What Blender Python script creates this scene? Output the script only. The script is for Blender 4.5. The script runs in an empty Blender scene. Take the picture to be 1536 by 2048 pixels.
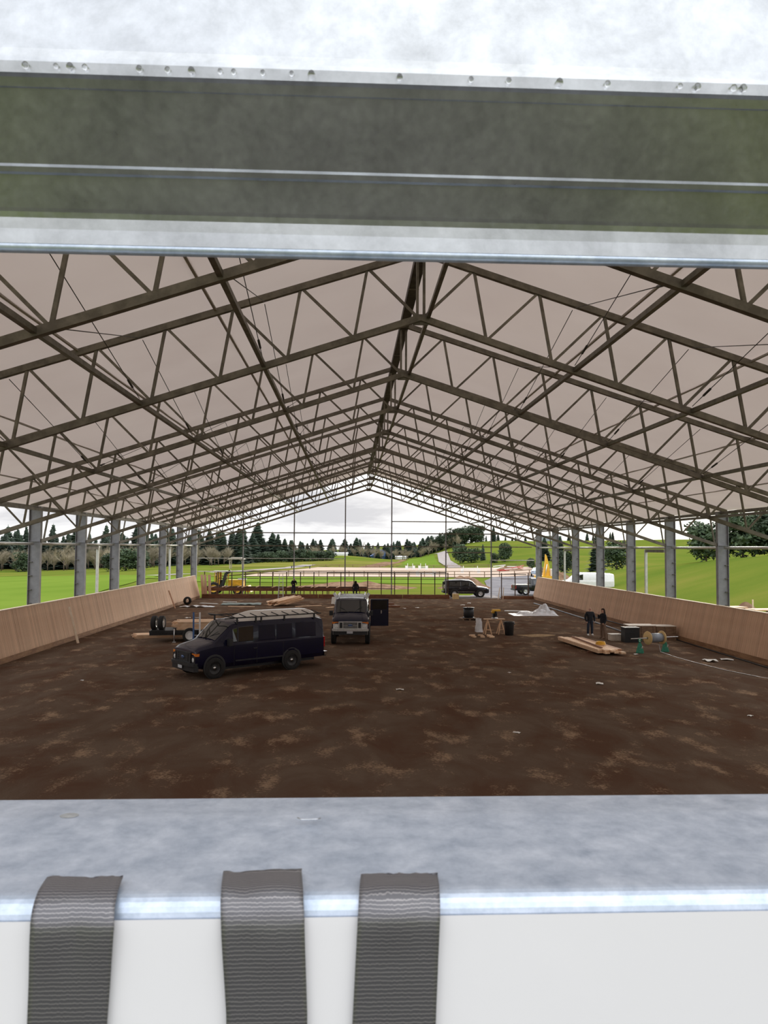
import bpy, math, random
from mathutils import Vector, Matrix, Euler, noise as mnoise
scene = bpy.context.scene
col = scene.collection
R = random.Random(7)
PI = math.pi
# ---------------------------------------------------------------- camera
CX, CZ = -1.8414, 5.322
YAW, PIT, ROL = .0429, .0464, .0059
cam_d = bpy.data.cameras.new('camera'); cam = bpy.data.objects.new('camera', cam_d); col.objects.link(cam)
_f = Vector((math.sin(YAW)*math.cos(PIT), math.cos(YAW)*math.cos(PIT), math.sin(PIT)))
_r = Vector((math.cos(YAW), -math.sin(YAW), 0)); _u = _r.cross(_f)
_c, _s = math.cos(ROL), math.sin(ROL)
_r2 = _c*_r + _s*_u; _u2 = _c*_u - _s*_r
cam.matrix_world = Matrix(((_r2.x, _u2.x, -_f.x, CX), (_r2.y, _u2.y, -_f.y, 0), (_r2.z, _u2.z, -_f.z, CZ), (0, 0, 0, 1)))
cam_d.sensor_fit = 'VERTICAL'; cam_d.sensor_height = 36; cam_d.lens = 1538/2048*36
cam_d.clip_start = .02; cam_d.clip_end = 3000
cam_d.dof.use_dof = True; cam_d.dof.focus_distance = 25; cam_d.dof.aperture_fstop = 26
scene.camera = cam
# ---------------------------------------------------------------- world, sun, exposure
SUN = Vector((.38, .90, .26)).normalized()
w = bpy.data.worlds.new('sky'); scene.world = w; w.use_nodes = True
nt = w.node_tree; nt.nodes.clear()
def N(tree, t, **k):
    n = tree.nodes.new(t)
    for a, b in k.items():
        if a.startswith('i_'):
            key = a[2:]; n.inputs[int(key) if key.isdigit() else key].default_value = b
        else: setattr(n, a, b)
    return n
def L(tree, a, b): tree.links.new(a, b)
tc = N(nt, 'ShaderNodeTexCoord')
sep = N(nt, 'ShaderNodeSeparateXYZ'); L(nt, tc.outputs['Generated'], sep.inputs[0])
zz = N(nt, 'ShaderNodeMath', operation='ABSOLUTE'); L(nt, sep.outputs[2], zz.inputs[0])
za = N(nt, 'ShaderNodeMath', operation='ADD', i_1=.16); L(nt, zz.outputs[0], za.inputs[0])
dx = N(nt, 'ShaderNodeMath', operation='DIVIDE'); L(nt, sep.outputs[0], dx.inputs[0]); L(nt, za.outputs[0], dx.inputs[1])
dy = N(nt, 'ShaderNodeMath', operation='DIVIDE'); L(nt, sep.outputs[1], dy.inputs[0]); L(nt, za.outputs[0], dy.inputs[1])
cmb = N(nt, 'ShaderNodeCombineXYZ'); L(nt, dx.outputs[0], cmb.inputs[0]); L(nt, dy.outputs[0], cmb.inputs[1])
n1 = N(nt, 'ShaderNodeTexNoise', i_Scale=1.15, i_Detail=7.0, i_Roughness=.58, i_Distortion=.35); L(nt, cmb.outputs[0], n1.inputs['Vector'])
cr = N(nt, 'ShaderNodeValToRGB'); L(nt, n1.outputs['Fac'], cr.inputs[0])
cr.color_ramp.elements[0].position = .38; cr.color_ramp.elements[0].color = (.47, .47, .49, 1)
cr.color_ramp.elements[1].position = .68; cr.color_ramp.elements[1].color = (1.0, .98, .93, 1)
e = cr.color_ramp.elements.new(.52); e.color = (.68, .675, .68, 1)
nrm = N(nt, 'ShaderNodeVectorMath', operation='DOT_PRODUCT'); L(nt, tc.outputs['Generated'], nrm.inputs[0]); nrm.inputs[1].default_value = SUN
mx = N(nt, 'ShaderNodeMath', operation='MAXIMUM', i_1=0.0); L(nt, nrm.outputs['Value'], mx.inputs[0])
pw = N(nt, 'ShaderNodeMath', operation='POWER', i_1=36.0); L(nt, mx.outputs[0], pw.inputs[0])
gl = N(nt, 'ShaderNodeMixRGB', blend_type='ADD', i_Color2=(1.3, 1.18, .95, 1)); L(nt, pw.outputs[0], gl.inputs['Fac']); L(nt, cr.outputs[0], gl.inputs['Color1'])
# overcast dome: brighter and bluer towards the zenith
zc = N(nt, 'ShaderNodeMath', operation='MAXIMUM', i_1=0.0); L(nt, sep.outputs[2], zc.inputs[0])
zr_ = N(nt, 'ShaderNodeValToRGB'); L(nt, zc.outputs[0], zr_.inputs[0])
zr_.color_ramp.elements[0].position = .10; zr_.color_ramp.elements[0].color = (.44, .44, .44, 1)
zr_.color_ramp.elements[1].position = .55; zr_.color_ramp.elements[1].color = (.92, .95, 1.0, 1)
zm = N(nt, 'ShaderNodeMixRGB', blend_type='MULTIPLY', i_Fac=1.0); L(nt, gl.outputs[0], zm.inputs['Color1']); L(nt, zr_.outputs[0], zm.inputs['Color2'])
bg = N(nt, 'ShaderNodeBackground', i_Strength=2.45); L(nt, zm.outputs[0], bg.inputs[0])
wo = N(nt, 'ShaderNodeOutputWorld'); L(nt, bg.outputs[0], wo.inputs[0])
sd = bpy.data.lights.new('sun', 'SUN'); sd.energy = 1.1; sd.angle = math.radians(25); sd.color = (1, .93, .82)
so = bpy.data.objects.new('sun', sd); col.objects.link(so)
so.rotation_euler = (-SUN).to_track_quat('-Z', 'Y').to_euler(); so.location = (20, 60, 60)
vs = scene.view_settings
vs.view_transform = 'Standard'; vs.look = 'None'; vs.exposure = 0.45; vs.gamma = 1.0; vs.use_curve_mapping = False
# ---------------------------------------------------------------- materials
def mat(name, c, rough=.6, metal=0., c2=None, sc=8., lo=.4, hi=.6, det=4., stretch=None, bump=0., bsc=None, coat=0., rnd=0., spec=.5, emit=None, trans=0., alpha=None, space='Object'):
    m = bpy.data.materials.new(name); m.use_nodes = True; t = m.node_tree
    b = t.nodes['Principled BSDF']
    b.inputs['Base Color'].default_value = (*c, 1); b.inputs['Roughness'].default_value = rough; b.inputs['Metallic'].default_value = metal
    b.inputs['Specular IOR Level'].default_value = spec
    if coat: b.inputs['Coat Weight'].default_value = coat; b.inputs['Coat Roughness'].default_value = .03
    if trans: b.inputs['Transmission Weight'].default_value = trans
    if alpha is not None: b.inputs['Alpha'].default_value = alpha
    vec = None; src = None
    if c2 or bump:
        tcn = N(t, 'ShaderNodeTexCoord'); vec = tcn.outputs[space]
        if stretch:
            mp = N(t, 'ShaderNodeMapping'); mp.inputs['Scale'].default_value = stretch; L(t, vec, mp.inputs[0]); vec = mp.outputs[0]
    if c2:
        nz = N(t, 'ShaderNodeTexNoise', i_Scale=sc, i_Detail=det, i_Roughness=.6); L(t, vec, nz.inputs['Vector'])
        ramp = N(t, 'ShaderNodeValToRGB'); L(t, nz.outputs['Fac'], ramp.inputs[0])
        ramp.color_ramp.elements[0].position = lo; ramp.color_ramp.elements[0].color = (*c, 1)
        ramp.color_ramp.elements[1].position = hi; ramp.color_ramp.elements[1].color = (*c2, 1)
        src = ramp.outputs[0]
    if rnd:
        oi = N(t, 'ShaderNodeObjectInfo')
        mr = N(t, 'ShaderNodeMapRange', i_3=1-rnd, i_4=1+rnd); L(t, oi.outputs['Random'], mr.inputs[0])
        ml = N(t, 'ShaderNodeMixRGB', blend_type='MULTIPLY', i_Fac=1.0)
        if src: L(t, src, ml.inputs['Color1'])
        else: ml.inputs['Color1'].default_value = (*c, 1)
        L(t, mr.outputs[0], ml.inputs['Color2']); src = ml.outputs[0]
    if src: L(t, src, b.inputs['Base Color'])
    if bump:
        nb = N(t, 'ShaderNodeTexNoise', i_Scale=bsc or sc, i_Detail=5.0); L(t, vec, nb.inputs['Vector'])
        bp = N(t, 'ShaderNodeBump', i_Strength=bump, i_Distance=.02); L(t, nb.outputs['Fac'], bp.inputs['Height']); L(t, bp.outputs[0], b.inputs['Normal'])
    return m
M = {}
M['steel'] = mat('galvanised_truss_steel', (.155, .138, .112), .55, .45, c2=(.235, .212, .175), sc=3, rnd=.12)
M['column'] = mat('grey_column_steel', (.24, .24, .26), .5, .3, c2=(.31, .31, .335), sc=2.5, lo=.35, hi=.65)
M['strut'] = mat('strut_steel', (.15, .135, .115), .5, .5, c2=(.22, .2, .17), sc=4)
M['ridge'] = mat('ridge_beam_steel', (.055, .045, .038), .6, .3, c2=(.1, .085, .07), sc=3)
M['girt'] = mat('pale_girt_steel', (.62, .62, .58), .4, .5, c2=(.72, .72, .68), sc=4)
M['purlin'] = mat('purlin_tube', (.42, .38, .36), .6, .2)
M['wire'] = mat('bracing_wire', (.08, .075, .07), .5, .6)
M['board'] = mat('plywood_board', (.54, .335, .215), .7, c2=(.70, .475, .325), sc=2.2, lo=.35, hi=.68, stretch=(10, 10, .9), rnd=.10, spec=.15)
M['boardr'] = M['board']
M['sill'] = mat('treated_sill', (.24, .12, .06), .8, c2=(.36, .20, .10), sc=2, stretch=(3, .6, 3))
M['cap'] = mat('pale_cap_timber', (.72, .56, .40), .7, c2=(.8, .66, .5), sc=3)
M['rust'] = mat('red_brown_timber', (.16, .062, .03), .75, c2=(.25, .105, .05), sc=3, stretch=(.6, 3, 3), rnd=.15)
M['postbrown'] = mat('dark_brown_post', (.06, .035, .022), .7, c2=(.1, .055, .03), sc=5)
M['lumber'] = mat('fresh_lumber', (.66, .40, .23), .7, c2=(.80, .56, .36), sc=3, stretch=(1, 8, 8), rnd=.18)
M['lumber_red'] = mat('cedar_lumber', (.42, .20, .10), .7, c2=(.55, .30, .17), sc=3, stretch=(1, 8, 8), rnd=.15)
M['navy'] = mat('navy_paint', (.0035, .004, .020), .25, coat=.3, spec=.3, c2=(.0045, .005, .024), sc=2)
M['blackpaint'] = mat('black_paint', (.004, .0045, .009), .25, coat=.4, spec=.35, c2=(.006, .006, .01), sc=2)
M['glass'] = mat('tinted_glass', (.012, .014, .013), .04, spec=.8, c2=(.02, .022, .02), sc=2)
M['rubber'] = mat('tyre_rubber', (.012, .012, .012), .85, c2=(.022, .02, .018), sc=30, bump=.3)
M['rim'] = mat('dark_wheel_steel', (.03, .03, .03), .45, .6, c2=(.05, .05, .05), sc=10)
M['chrome'] = mat('chrome', (.62, .62, .60), .15, 1.0, c2=(.7, .7, .68), sc=6)
M['brightwork'] = mat('brushed_brightwork', (.50, .49, .46), .32, .45, c2=(.58, .57, .54), sc=8)
M['trim'] = mat('black_plastic', (.012, .012, .013), .5, c2=(.02, .02, .02), sc=20)
M['amber'] = mat('amber_lens', (.62, .16, .02), .2, c2=(.75, .24, .04), sc=12)
M['redlens'] = mat('red_lens', (.35, .01, .01), .2, c2=(.45, .02, .02), sc=12)
M['lens'] = mat('clear_lens', (.55, .55, .53), .12, c2=(.75, .75, .72), sc=14)
M['plate'] = mat('number_plate', (.55, .56, .56), .5, c2=(.45, .46, .5), sc=25)
M['alloy'] = mat('alloy_wheel', (.55, .56, .58), .3, .8, c2=(.65, .66, .68), sc=8)
M['white'] = mat('white_paint', (.74, .74, .72), .35, coat=.4, c2=(.8, .8, .78), sc=3)
M['paleblue'] = mat('pale_blue_paint', (.42, .52, .62), .3, coat=.6, c2=(.48, .57, .66), sc=3)
M['yellow'] = mat('machine_yellow', (.72, .38, .02), .45, c2=(.80, .46, .04), sc=4)
M['alum'] = mat('aluminium', (.6, .61, .62), .35, .9, c2=(.7, .7, .7), sc=8)
M['bluefg'] = mat('blue_fibreglass', (.03, .09, .25), .5, c2=(.04, .12, .3), sc=9)
M['green'] = mat('green_jack_paint', (.01, .16, .09), .4, c2=(.02, .22, .13), sc=9)
M['reel'] = mat('plywood_reel', (.62, .42, .17), .7, c2=(.72, .52, .25), sc=9, stretch=(1, 6, 1))
M['cablegrey'] = mat('grey_cable', (.20, .22, .25), .5, c2=(.27, .29, .32), sc=3, stretch=(30, 1, 1))
M['crate'] = mat('crate_timber', (.17, .10, .06), .8, c2=(.25, .155, .09), sc=3, stretch=(1, 6, 6))
M['cratelid'] = mat('pale_crate_lid', (.55, .47, .38), .7, c2=(.65, .57, .48), sc=5)
M['bin'] = mat('black_bin_plastic', (.010, .011, .012), .45, c2=(.016, .016, .017), sc=8)
M['plastic'] = mat('crumpled_plastic_sheet', (.62, .62, .63), .3, c2=(.78, .78, .8), sc=3, bump=.6, bsc=6)
M['paper'] = mat('pale_scrap', (.66, .63, .58), .7, c2=(.76, .74, .7), sc=9)
M['skin'] = mat('skin', (.52, .30, .22), .6, c2=(.58, .35, .26), sc=12)
M['blackcloth'] = mat('black_cloth', (.008, .009, .012), .9, c2=(.014, .015, .019), sc=18, bump=.3)
M['denim'] = mat('dark_denim', (.02, .025, .04), .9, c2=(.03, .037, .055), sc=18, bump=.3)
M['browncloth'] = mat('brown_cloth', (.14, .085, .055), .9, c2=(.19, .12, .08), sc=18, bump=.3)
M['hair'] = mat('dark_hair', (.014, .009, .007), .9, spec=.1, c2=(.035, .022, .016), sc=30, stretch=(1, 1, .1))
M['greyhair'] = mat('grey_cap_cloth', (.35, .34, .33), .8, c2=(.42, .41, .4), sc=20)
M['trunk'] = mat('bark', (.09, .065, .05), .9, c2=(.14, .105, .08), sc=5)
M['conifer'] = mat('conifer_needles', (.024, .044, .026), .8, c2=(.05, .08, .045), sc=.7, rnd=.35)
M['evergreen'] = mat('broadleaf_evergreen', (.028, .05, .022), .8, c2=(.06, .09, .04), sc=.8, rnd=.3)
M['baretwig'] = mat('bare_twigs', (.22, .185, .12), .9, c2=(.33, .285, .20), sc=.5, rnd=.3)
M['sheet'] = mat('white_membrane', (.86, .845, .87), .5, c2=(.88, .865, .89), sc=5)
M['blueroof'] = mat('blue_metal_roof', (.07, .14, .33), .45, c2=(.09, .17, .38), sc=2)
M['greyroof'] = mat('grey_metal_roof', (.33, .37, .41), .5, c2=(.38, .42, .46), sc=1)
M['tanroof'] = mat('tan_shingle', (.38, .33, .28), .8, c2=(.45, .4, .34), sc=6)
M['asphalt'] = mat('asphalt', (.17, .16, .165), .85, c2=(.23, .22, .22), sc=.4, bump=.2, bsc=20, spec=.0)
M['stain'] = mat('dried_mud_film', (.27, .275, .27), .6, c2=(.34, .345, .335), sc=160)
M['cream'] = mat('cream_fibreglass', (.62, .59, .53), .3, coat=.5, c2=(.68, .65, .59), sc=2)
M['sawdust'] = mat('sawdust', (.30, .205, .12), .95, c2=(.40, .29, .18), sc=6, spec=.0)
M['gravel'] = mat('gravel_track', (.30, .27, .25), .9, c2=(.38, .34, .32), sc=1.5, bump=.4, bsc=20, spec=.0)
M['added_ground'] = mat('added_dark_ground', (.07, .064, .056), .9, c2=(.10, .092, .082), sc=1.5, bump=.4, bsc=20, spec=.0)  # for the added strip behind the camera, dark for the girt reflection
M['sand'] = mat('pale_sand', (.44, .34, .265), .9, c2=(.50, .40, .32), sc=.15, bump=.2, bsc=6, spec=.0)
M['soil'] = mat('turned_soil', (.16, .095, .06), .95, c2=(.26, .17, .11), sc=.9, bump=.8, bsc=4, spec=.0)
M['crop'] = mat('bright_young_crop', (.12, .185, .026), .9, c2=(.145, .21, .032), sc=.05, bump=.3, bsc=3, spec=.0)
M['drygrass'] = mat('yellowing_grass', (.15, .155, .03), .9, c2=(.19, .18, .045), sc=.08, bump=.3, bsc=3, spec=.0)
M['tarpgreen'] = mat('dull_green_tarp', (.06, .09, .07), .6, c2=(.09, .13, .1), sc=3)
M['drop'] = mat('clear_water', (1, 1, 1), .02, trans=1.0, c2=(.98, .98, .98), sc=2); M['drop'].node_tree.nodes['Principled BSDF'].inputs['IOR'].default_value = 1.33

# roof membrane: diffuse + translucent
def fabric_mat():
    m = bpy.data.materials.new('translucent_roof_membrane'); m.use_nodes = True; t = m.node_tree; t.nodes.clear()
    tcn = N(t, 'ShaderNodeTexCoord')
    nz = N(t, 'ShaderNodeTexNoise', i_Scale=.35, i_Detail=3.0); L(t, tcn.outputs['Object'], nz.inputs['Vector'])
    rp = N(t, 'ShaderNodeValToRGB'); L(t, nz.outputs['Fac'], rp.inputs[0])
    rp.color_ramp.elements[0].position = .3; rp.color_ramp.elements[0].color = (.70, .585, .52, 1)
    rp.color_ramp.elements[1].position = .7; rp.color_ramp.elements[1].color = (.75, .635, .565, 1)
    d = N(t, 'ShaderNodeBsdfDiffuse'); L(t, rp.outputs[0], d.inputs[0])
    tr = N(t, 'ShaderNodeBsdfTranslucent'); L(t, rp.outputs[0], tr.inputs[0])
    mxs = N(t, 'ShaderNodeMixShader', i_Fac=.23); L(t, d.outputs[0], mxs.inputs[1]); L(t, tr.outputs[0], mxs.inputs[2])
    o = N(t, 'ShaderNodeOutputMaterial'); L(t, mxs.outputs[0], o.inputs[0])
    return m
M['fabric'] = fabric_mat()

def dirt_mat():
    m = bpy.data.materials.new('arena_dirt'); m.use_nodes = True; t = m.node_tree; b = t.nodes['Principled BSDF']
    b.inputs['Roughness'].default_value = 1.0; b.inputs['Specular IOR Level'].default_value = .0
    tcn = N(t, 'ShaderNodeTexCoord')
    mp = N(t, 'ShaderNodeMapping'); mp.inputs['Scale'].default_value = (1.0, .62, 1); mp.inputs['Rotation'].default_value = (0, 0, .15); L(t, tcn.outputs['Object'], mp.inputs[0])
    na = N(t, 'ShaderNodeTexNoise', i_Scale=.55, i_Detail=9.0, i_Roughness=.62, i_Distortion=.5); L(t, mp.outputs[0], na.inputs['Vector'])
    ra = N(t, 'ShaderNodeValToRGB'); L(t, na.outputs['Fac'], ra.inputs[0])
    ra.color_ramp.elements[0].position = .36; ra.color_ramp.elements[0].color = (.104, .060, .040, 1)
    ra.color_ramp.elements[1].position = .60; ra.color_ramp.elements[1].color = (.138, .099, .072, 1)
    e = ra.color_ramp.elements.new(.52); e.color = (.120, .082, .059, 1)
    # tan gravelly patches
    nb = N(t, 'ShaderNodeTexNoise', i_Scale=1.0, i_Detail=8.0, i_Roughness=.62, i_Distortion=.1); L(t, mp.outputs[0], nb.inputs['Vector'])
    ng = N(t, 'ShaderNodeTexNoise', i_Scale=14.0, i_Detail=3.0, i_Roughness=.7); L(t, tcn.outputs['Object'], ng.inputs['Vector'])
    ad = N(t, 'ShaderNodeMath', operation='MULTIPLY_ADD', i_1=.42); L(t, ng.outputs['Fac'], ad.inputs[0]); L(t, nb.outputs['Fac'], ad.inputs[2])
    rb = N(t, 'ShaderNodeValToRGB'); L(t, ad.outputs[0], rb.inputs[0])
    rb.color_ramp.elements[0].position = .765; rb.color_ramp.elements[0].color = (0, 0, 0, 1)
    rb.color_ramp.elements[1].position = .90; rb.color_ramp.elements[1].color = (1, 1, 1, 1)
    mc = N(t, 'ShaderNodeMixRGB', i_Color2=(.30, .205, .135, 1)); L(t, rb.outputs[0], mc.inputs['Fac']); L(t, ra.outputs[0], mc.inputs['Color1'])
    L(t, mc.outputs[0], b.inputs['Base Color'])
    bp = N(t, 'ShaderNodeBump', i_Strength=.7, i_Distance=.05); L(t, ad.outputs[0], bp.inputs['Height']); L(t, bp.outputs[0], b.inputs['Normal'])
    return m
M['dirt'] = dirt_mat()

def grass_mat():
    m = bpy.data.materials.new('pasture_grass'); m.use_nodes = True; t = m.node_tree; b = t.nodes['Principled BSDF']
    b.inputs['Roughness'].default_value = .9; b.inputs['Specular IOR Level'].default_value = .0
    tcn = N(t, 'ShaderNodeTexCoord')
    mp = N(t, 'ShaderNodeMapping'); mp.inputs['Scale'].default_value = (.5, 1, 1); L(t, tcn.outputs['Object'], mp.inputs[0])
    na = N(t, 'ShaderNodeTexNoise', i_Scale=.07, i_Detail=8.0, i_Roughness=.6); L(t, mp.outputs[0], na.inputs['Vector'])
    ra = N(t, 'ShaderNodeValToRGB'); L(t, na.outputs['Fac'], ra.inputs[0])
    ra.color_ramp.elements[0].position = .35; ra.color_ramp.elements[0].color = (.095, .137, .020, 1)
    ra.color_ramp.elements[1].position = .66; ra.color_ramp.elements[1].color = (.165, .165, .034, 1)
    e = ra.color_ramp.elements.new(.5); e.color = (.122, .152, .024, 1)
    L(t, ra.outputs[0], b.inputs['Base Color'])
    nb = N(t, 'ShaderNodeTexNoise', i_Scale=5.0, i_Detail=4.0); L(t, tcn.outputs['Object'], nb.inputs['Vector'])
    bp = N(t, 'ShaderNodeBump', i_Strength=.5, i_Distance=.1); L(t, nb.outputs['Fac'], bp.inputs['Height']); L(t, bp.outputs[0], b.inputs['Normal'])
    return m
M['grass'] = grass_mat()

def galv_mat(name, ca, cb, rough, sc):
    m = bpy.data.materials.new(name); m.use_nodes = True; t = m.node_tree; b = t.nodes['Principled BSDF']
    b.inputs['Metallic'].default_value = .5
    tcn = N(t, 'ShaderNodeTexCoord')
    na = N(t, 'ShaderNodeTexNoise', i_Scale=sc, i_Detail=9.0, i_Roughness=.72, i_Distortion=.15); L(t, tcn.outputs['Object'], na.inputs['Vector'])
    ra = N(t, 'ShaderNodeValToRGB'); L(t, na.outputs['Fac'], ra.inputs[0])
    ra.color_ramp.elements[0].position = .3; ra.color_ramp.elements[0].color = (*ca, 1)
    ra.color_ramp.elements[1].position = .68; ra.color_ramp.elements[1].color = (*cb, 1)
    v = N(t, 'ShaderNodeTexNoise', i_Scale=sc*9, i_Detail=4.0); L(t, tcn.outputs['Object'], v.inputs['Vector'])
    rr = N(t, 'ShaderNodeMapRange', i_3=rough-.08, i_4=rough+.12); L(t, v.outputs['Fac'], rr.inputs[0]); L(t, rr.outputs[0], b.inputs['Roughness'])
    L(t, ra.outputs[0], b.inputs['Base Color'])
    bp = N(t, 'ShaderNodeBump', i_Strength=.12, i_Distance=.0006); L(t, v.outputs['Fac'], bp.inputs['Height']); L(t, bp.outputs[0], b.inputs['Normal'])
    return m
M['galv_over'] = galv_mat('galvanised_overhead_girt', (.34, .35, .355), (.56, .58, .59), .30, 16); M['galv_over'].node_tree.nodes['Principled BSDF'].inputs['Metallic'].default_value = .97
M['galv'] = galv_mat('galvanised_girt', (.36, .43, .53), (.70, .77, .87), .34, 34)

def tape_mat():
    m = bpy.data.materials.new('duct_tape'); m.use_nodes = True; t = m.node_tree; b = t.nodes['Principled BSDF']
    b.inputs['Base Color'].default_value = (.20, .20, .205, 1); b.inputs['Metallic'].default_value = .45; b.inputs['Roughness'].default_value = .33
    uv = N(t, 'ShaderNodeTexCoord')
    mp = N(t, 'ShaderNodeMapping'); L(t, uv.outputs['UV'], mp.inputs[0])
    wv = N(t, 'ShaderNodeTexWave', wave_type='BANDS', bands_direction='Y', i_Scale=95.0, i_Distortion=2.2, i_Detail=2.0); L(t, mp.outputs[0], wv.inputs['Vector'])
    wx = N(t, 'ShaderNodeTexWave', wave_type='BANDS', bands_direction='X', i_Scale=130.0, i_Distortion=.4); L(t, mp.outputs[0], wx.inputs['Vector'])
    pwn = N(t, 'ShaderNodeMath', operation='POWER', i_1=8.0); L(t, wv.outputs['Fac'], pwn.inputs[0])
    mc = N(t, 'ShaderNodeMixRGB', i_Color1=(.125, .122, .13, 1), i_Color2=(.34, .325, .32, 1)); L(t, pwn.outputs[0], mc.inputs['Fac']); L(t, mc.outputs[0], b.inputs['Base Color'])
    ad = N(t, 'ShaderNodeMath', operation='MULTIPLY_ADD', i_1=.3); L(t, wx.outputs['Fac'], ad.inputs[0]); L(t, wv.outputs['Fac'], ad.inputs[2])
    bp = N(t, 'ShaderNodeBump', i_Strength=.08, i_Distance=.0004); L(t, ad.outputs[0], bp.inputs['Height']); L(t, bp.outputs[0], b.inputs['Normal'])
    return m
M['tape'] = tape_mat()

# ---------------------------------------------------------------- geometry helpers
class MB:
    def __init__(s): s.v = []; s.f = []; s.sm = []
    def face(s, pts, sm=False):
        i = len(s.v); s.v += [tuple(p) for p in pts]; s.f.append(tuple(range(i, i+len(pts)))); s.sm.append(sm); return s
    def box(s, c, d, rot=None):
        cx, cy, cz = c; a, b, e = d[0]/2, d[1]/2, d[2]/2
        P = [Vector((x, y, z)) for x in (-a, a) for y in (-b, b) for z in (-e, e)]
        if rot is not None:
            q = Euler(rot).to_matrix(); P = [q @ p for p in P]
        i = len(s.v); s.v += [(p.x+cx, p.y+cy, p.z+cz) for p in P]
        for q in ((0, 1, 3, 2), (4, 6, 7, 5), (0, 4, 5, 1), (2, 3, 7, 6), (0, 2, 6, 4), (1, 5, 7, 3)): s.f.append(tuple(i+k for k in q)); s.sm.append(False)
        return s
    def bar(s, p, q, w, h, up=(0, 0, 1)):
        p, q = Vector(p), Vector(q); d = (q-p).normalized(); u = Vector(up)
        if abs(d.dot(u)) > .98: u = Vector((0, 1, 0))
        a = d.cross(u).normalized(); b = a.cross(d)
        i = len(s.v)
        for o in (p, q):
            for x, y in ((-1, -1), (1, -1), (1, 1), (-1, 1)): s.v.append(tuple(o+a*(x*w/2)+b*(y*h/2)))
        for k in range(4): s.f.append((i+k, i+(k+1) % 4, i+4+(k+1) % 4, i+4+k)); s.sm.append(False)
        s.f.append((i+3, i+2, i+1, i)); s.f.append((i+4, i+5, i+6, i+7)); s.sm += [False, False]
        return s
    def tube(s, pts, r, n=8, r2=None, caps=True):
        pts = [Vector(p) for p in pts]; m = len(pts); i0 = len(s.v)
        for k, p in enumerate(pts):
            d = (pts[min(k+1, m-1)]-pts[max(k-1, 0)]).normalized()
            u = Vector((0, 0, 1)) if abs(d.z) < .95 else Vector((1, 0, 0))
            a = d.cross(u).normalized(); b = a.cross(d)
            rr = r if r2 is None else r+(r2-r)*k/(m-1)
            for j in range(n):
                t = 2*PI*j/n; s.v.append(tuple(p+a*(math.cos(t)*rr)+b*(math.sin(t)*rr)))
        for k in range(m-1):
            for j in range(n):
                s.f.append((i0+k*n+j, i0+k*n+(j+1) % n, i0+(k+1)*n+(j+1) % n, i0+(k+1)*n+j)); s.sm.append(True)
        if caps:
            s.f.append(tuple(i0+j for j in range(n-1, -1, -1))); s.f.append(tuple(i0+(m-1)*n+j for j in range(n))); s.sm += [False, False]
        return s
    def lathe(s, prof, n=20, axis='z', c=(0, 0, 0)):
        i0 = len(s.v); m = len(prof)
        for (r, z) in prof:
            for j in range(n):
                t = 2*PI*j/n; x, y = r*math.cos(t), r*math.sin(t)
                p = {'z': (x, y, z), 'y': (x, z, y), 'x': (z, x, y)}[axis]
                s.v.append((p[0]+c[0], p[1]+c[1], p[2]+c[2]))
        for k in range(m-1):
            for j in range(n):
                s.f.append((i0+k*n+j, i0+k*n+(j+1) % n, i0+(k+1)*n+(j+1) % n, i0+(k+1)*n+j)); s.sm.append(True)
        return s
    def extrude(s, prof, y0, y1, axis='x', closed=True, sm=False):  # profile of (a,b) swept along axis from y0 to y1
        i0 = len(s.v); m = len(prof)
        for o in (y0, y1):
            for a, b in prof: s.v.append({'x': (o, a, b), 'y': (a, o, b), 'z': (a, b, o)}[axis])
        for k in range(m if closed else m-1):
            s.f.append((i0+k, i0+(k+1) % m, i0+m+(k+1) % m, i0+m+k)); s.sm.append(sm)
        if closed: s.f.append(tuple(range(i0+m-1, i0-1, -1))); s.f.append(tuple(range(i0+m, i0+2*m))); s.sm += [False, False]
        return s
    def grid(s, nx, ny, fn, sm=True):
        i0 = len(s.v)
        for j in range(ny+1):
            for i in range(nx+1): s.v.append(tuple(fn(i/nx, j/ny)))
        for j in range(ny):
            for i in range(nx):
                a = i0+j*(nx+1)+i; s.f.append((a, a+1, a+nx+2, a+nx+1)); s.sm.append(sm)
        return s
    def flat(s): s.sm = [False]*len(s.sm); return s
    def mesh(s, name, m):
        me = bpy.data.meshes.new(name); me.from_pydata(s.v, [], s.f)
        me.polygons.foreach_set('use_smooth', s.sm)
        if m is not None: me.materials.append(M[m] if isinstance(m, str) else m)
        me.update(); return me
    def build(s, name, m, parent=None, loc=(0, 0, 0), rz=0):
        return put(name, s.mesh(name, m), parent, loc, rz)
def put(name, me, parent=None, loc=(0, 0, 0), rz=0, rot=None, sc=None):
    o = bpy.data.objects.new(name, me); col.objects.link(o); o.location = loc
    o.rotation_euler = rot if rot is not None else (0, 0, rz)
    if sc is not None: o.scale = sc if hasattr(sc, '__len__') else (sc, sc, sc)
    if parent is not None: o.parent = parent
    return o
def tag(o, label, cat, group=None, kind=None):
    if label: o['label'] = label
    if cat: o['category'] = cat
    if group: o['group'] = group
    if kind: o['kind'] = kind
    return o
def thing(name, label, cat, loc=(0, 0, 0), rz=0, group=None):
    o = put(name, None, None, loc, rz); o.empty_display_size = .2
    return tag(o, label, cat, group)
def struct(o, label=None):
    o['kind'] = 'structure'
    if label: o['label'] = label
    return o
def copy_tree(o, parent=None):
    c = o.copy(); col.objects.link(c); c.parent = parent
    for ch in list(o.children): copy_tree(ch, c)
    return c
def sstep(a, b, x):
    t = max(0., min(1., (x-a)/(b-a))); return t*t*(3-2*t)
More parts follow.
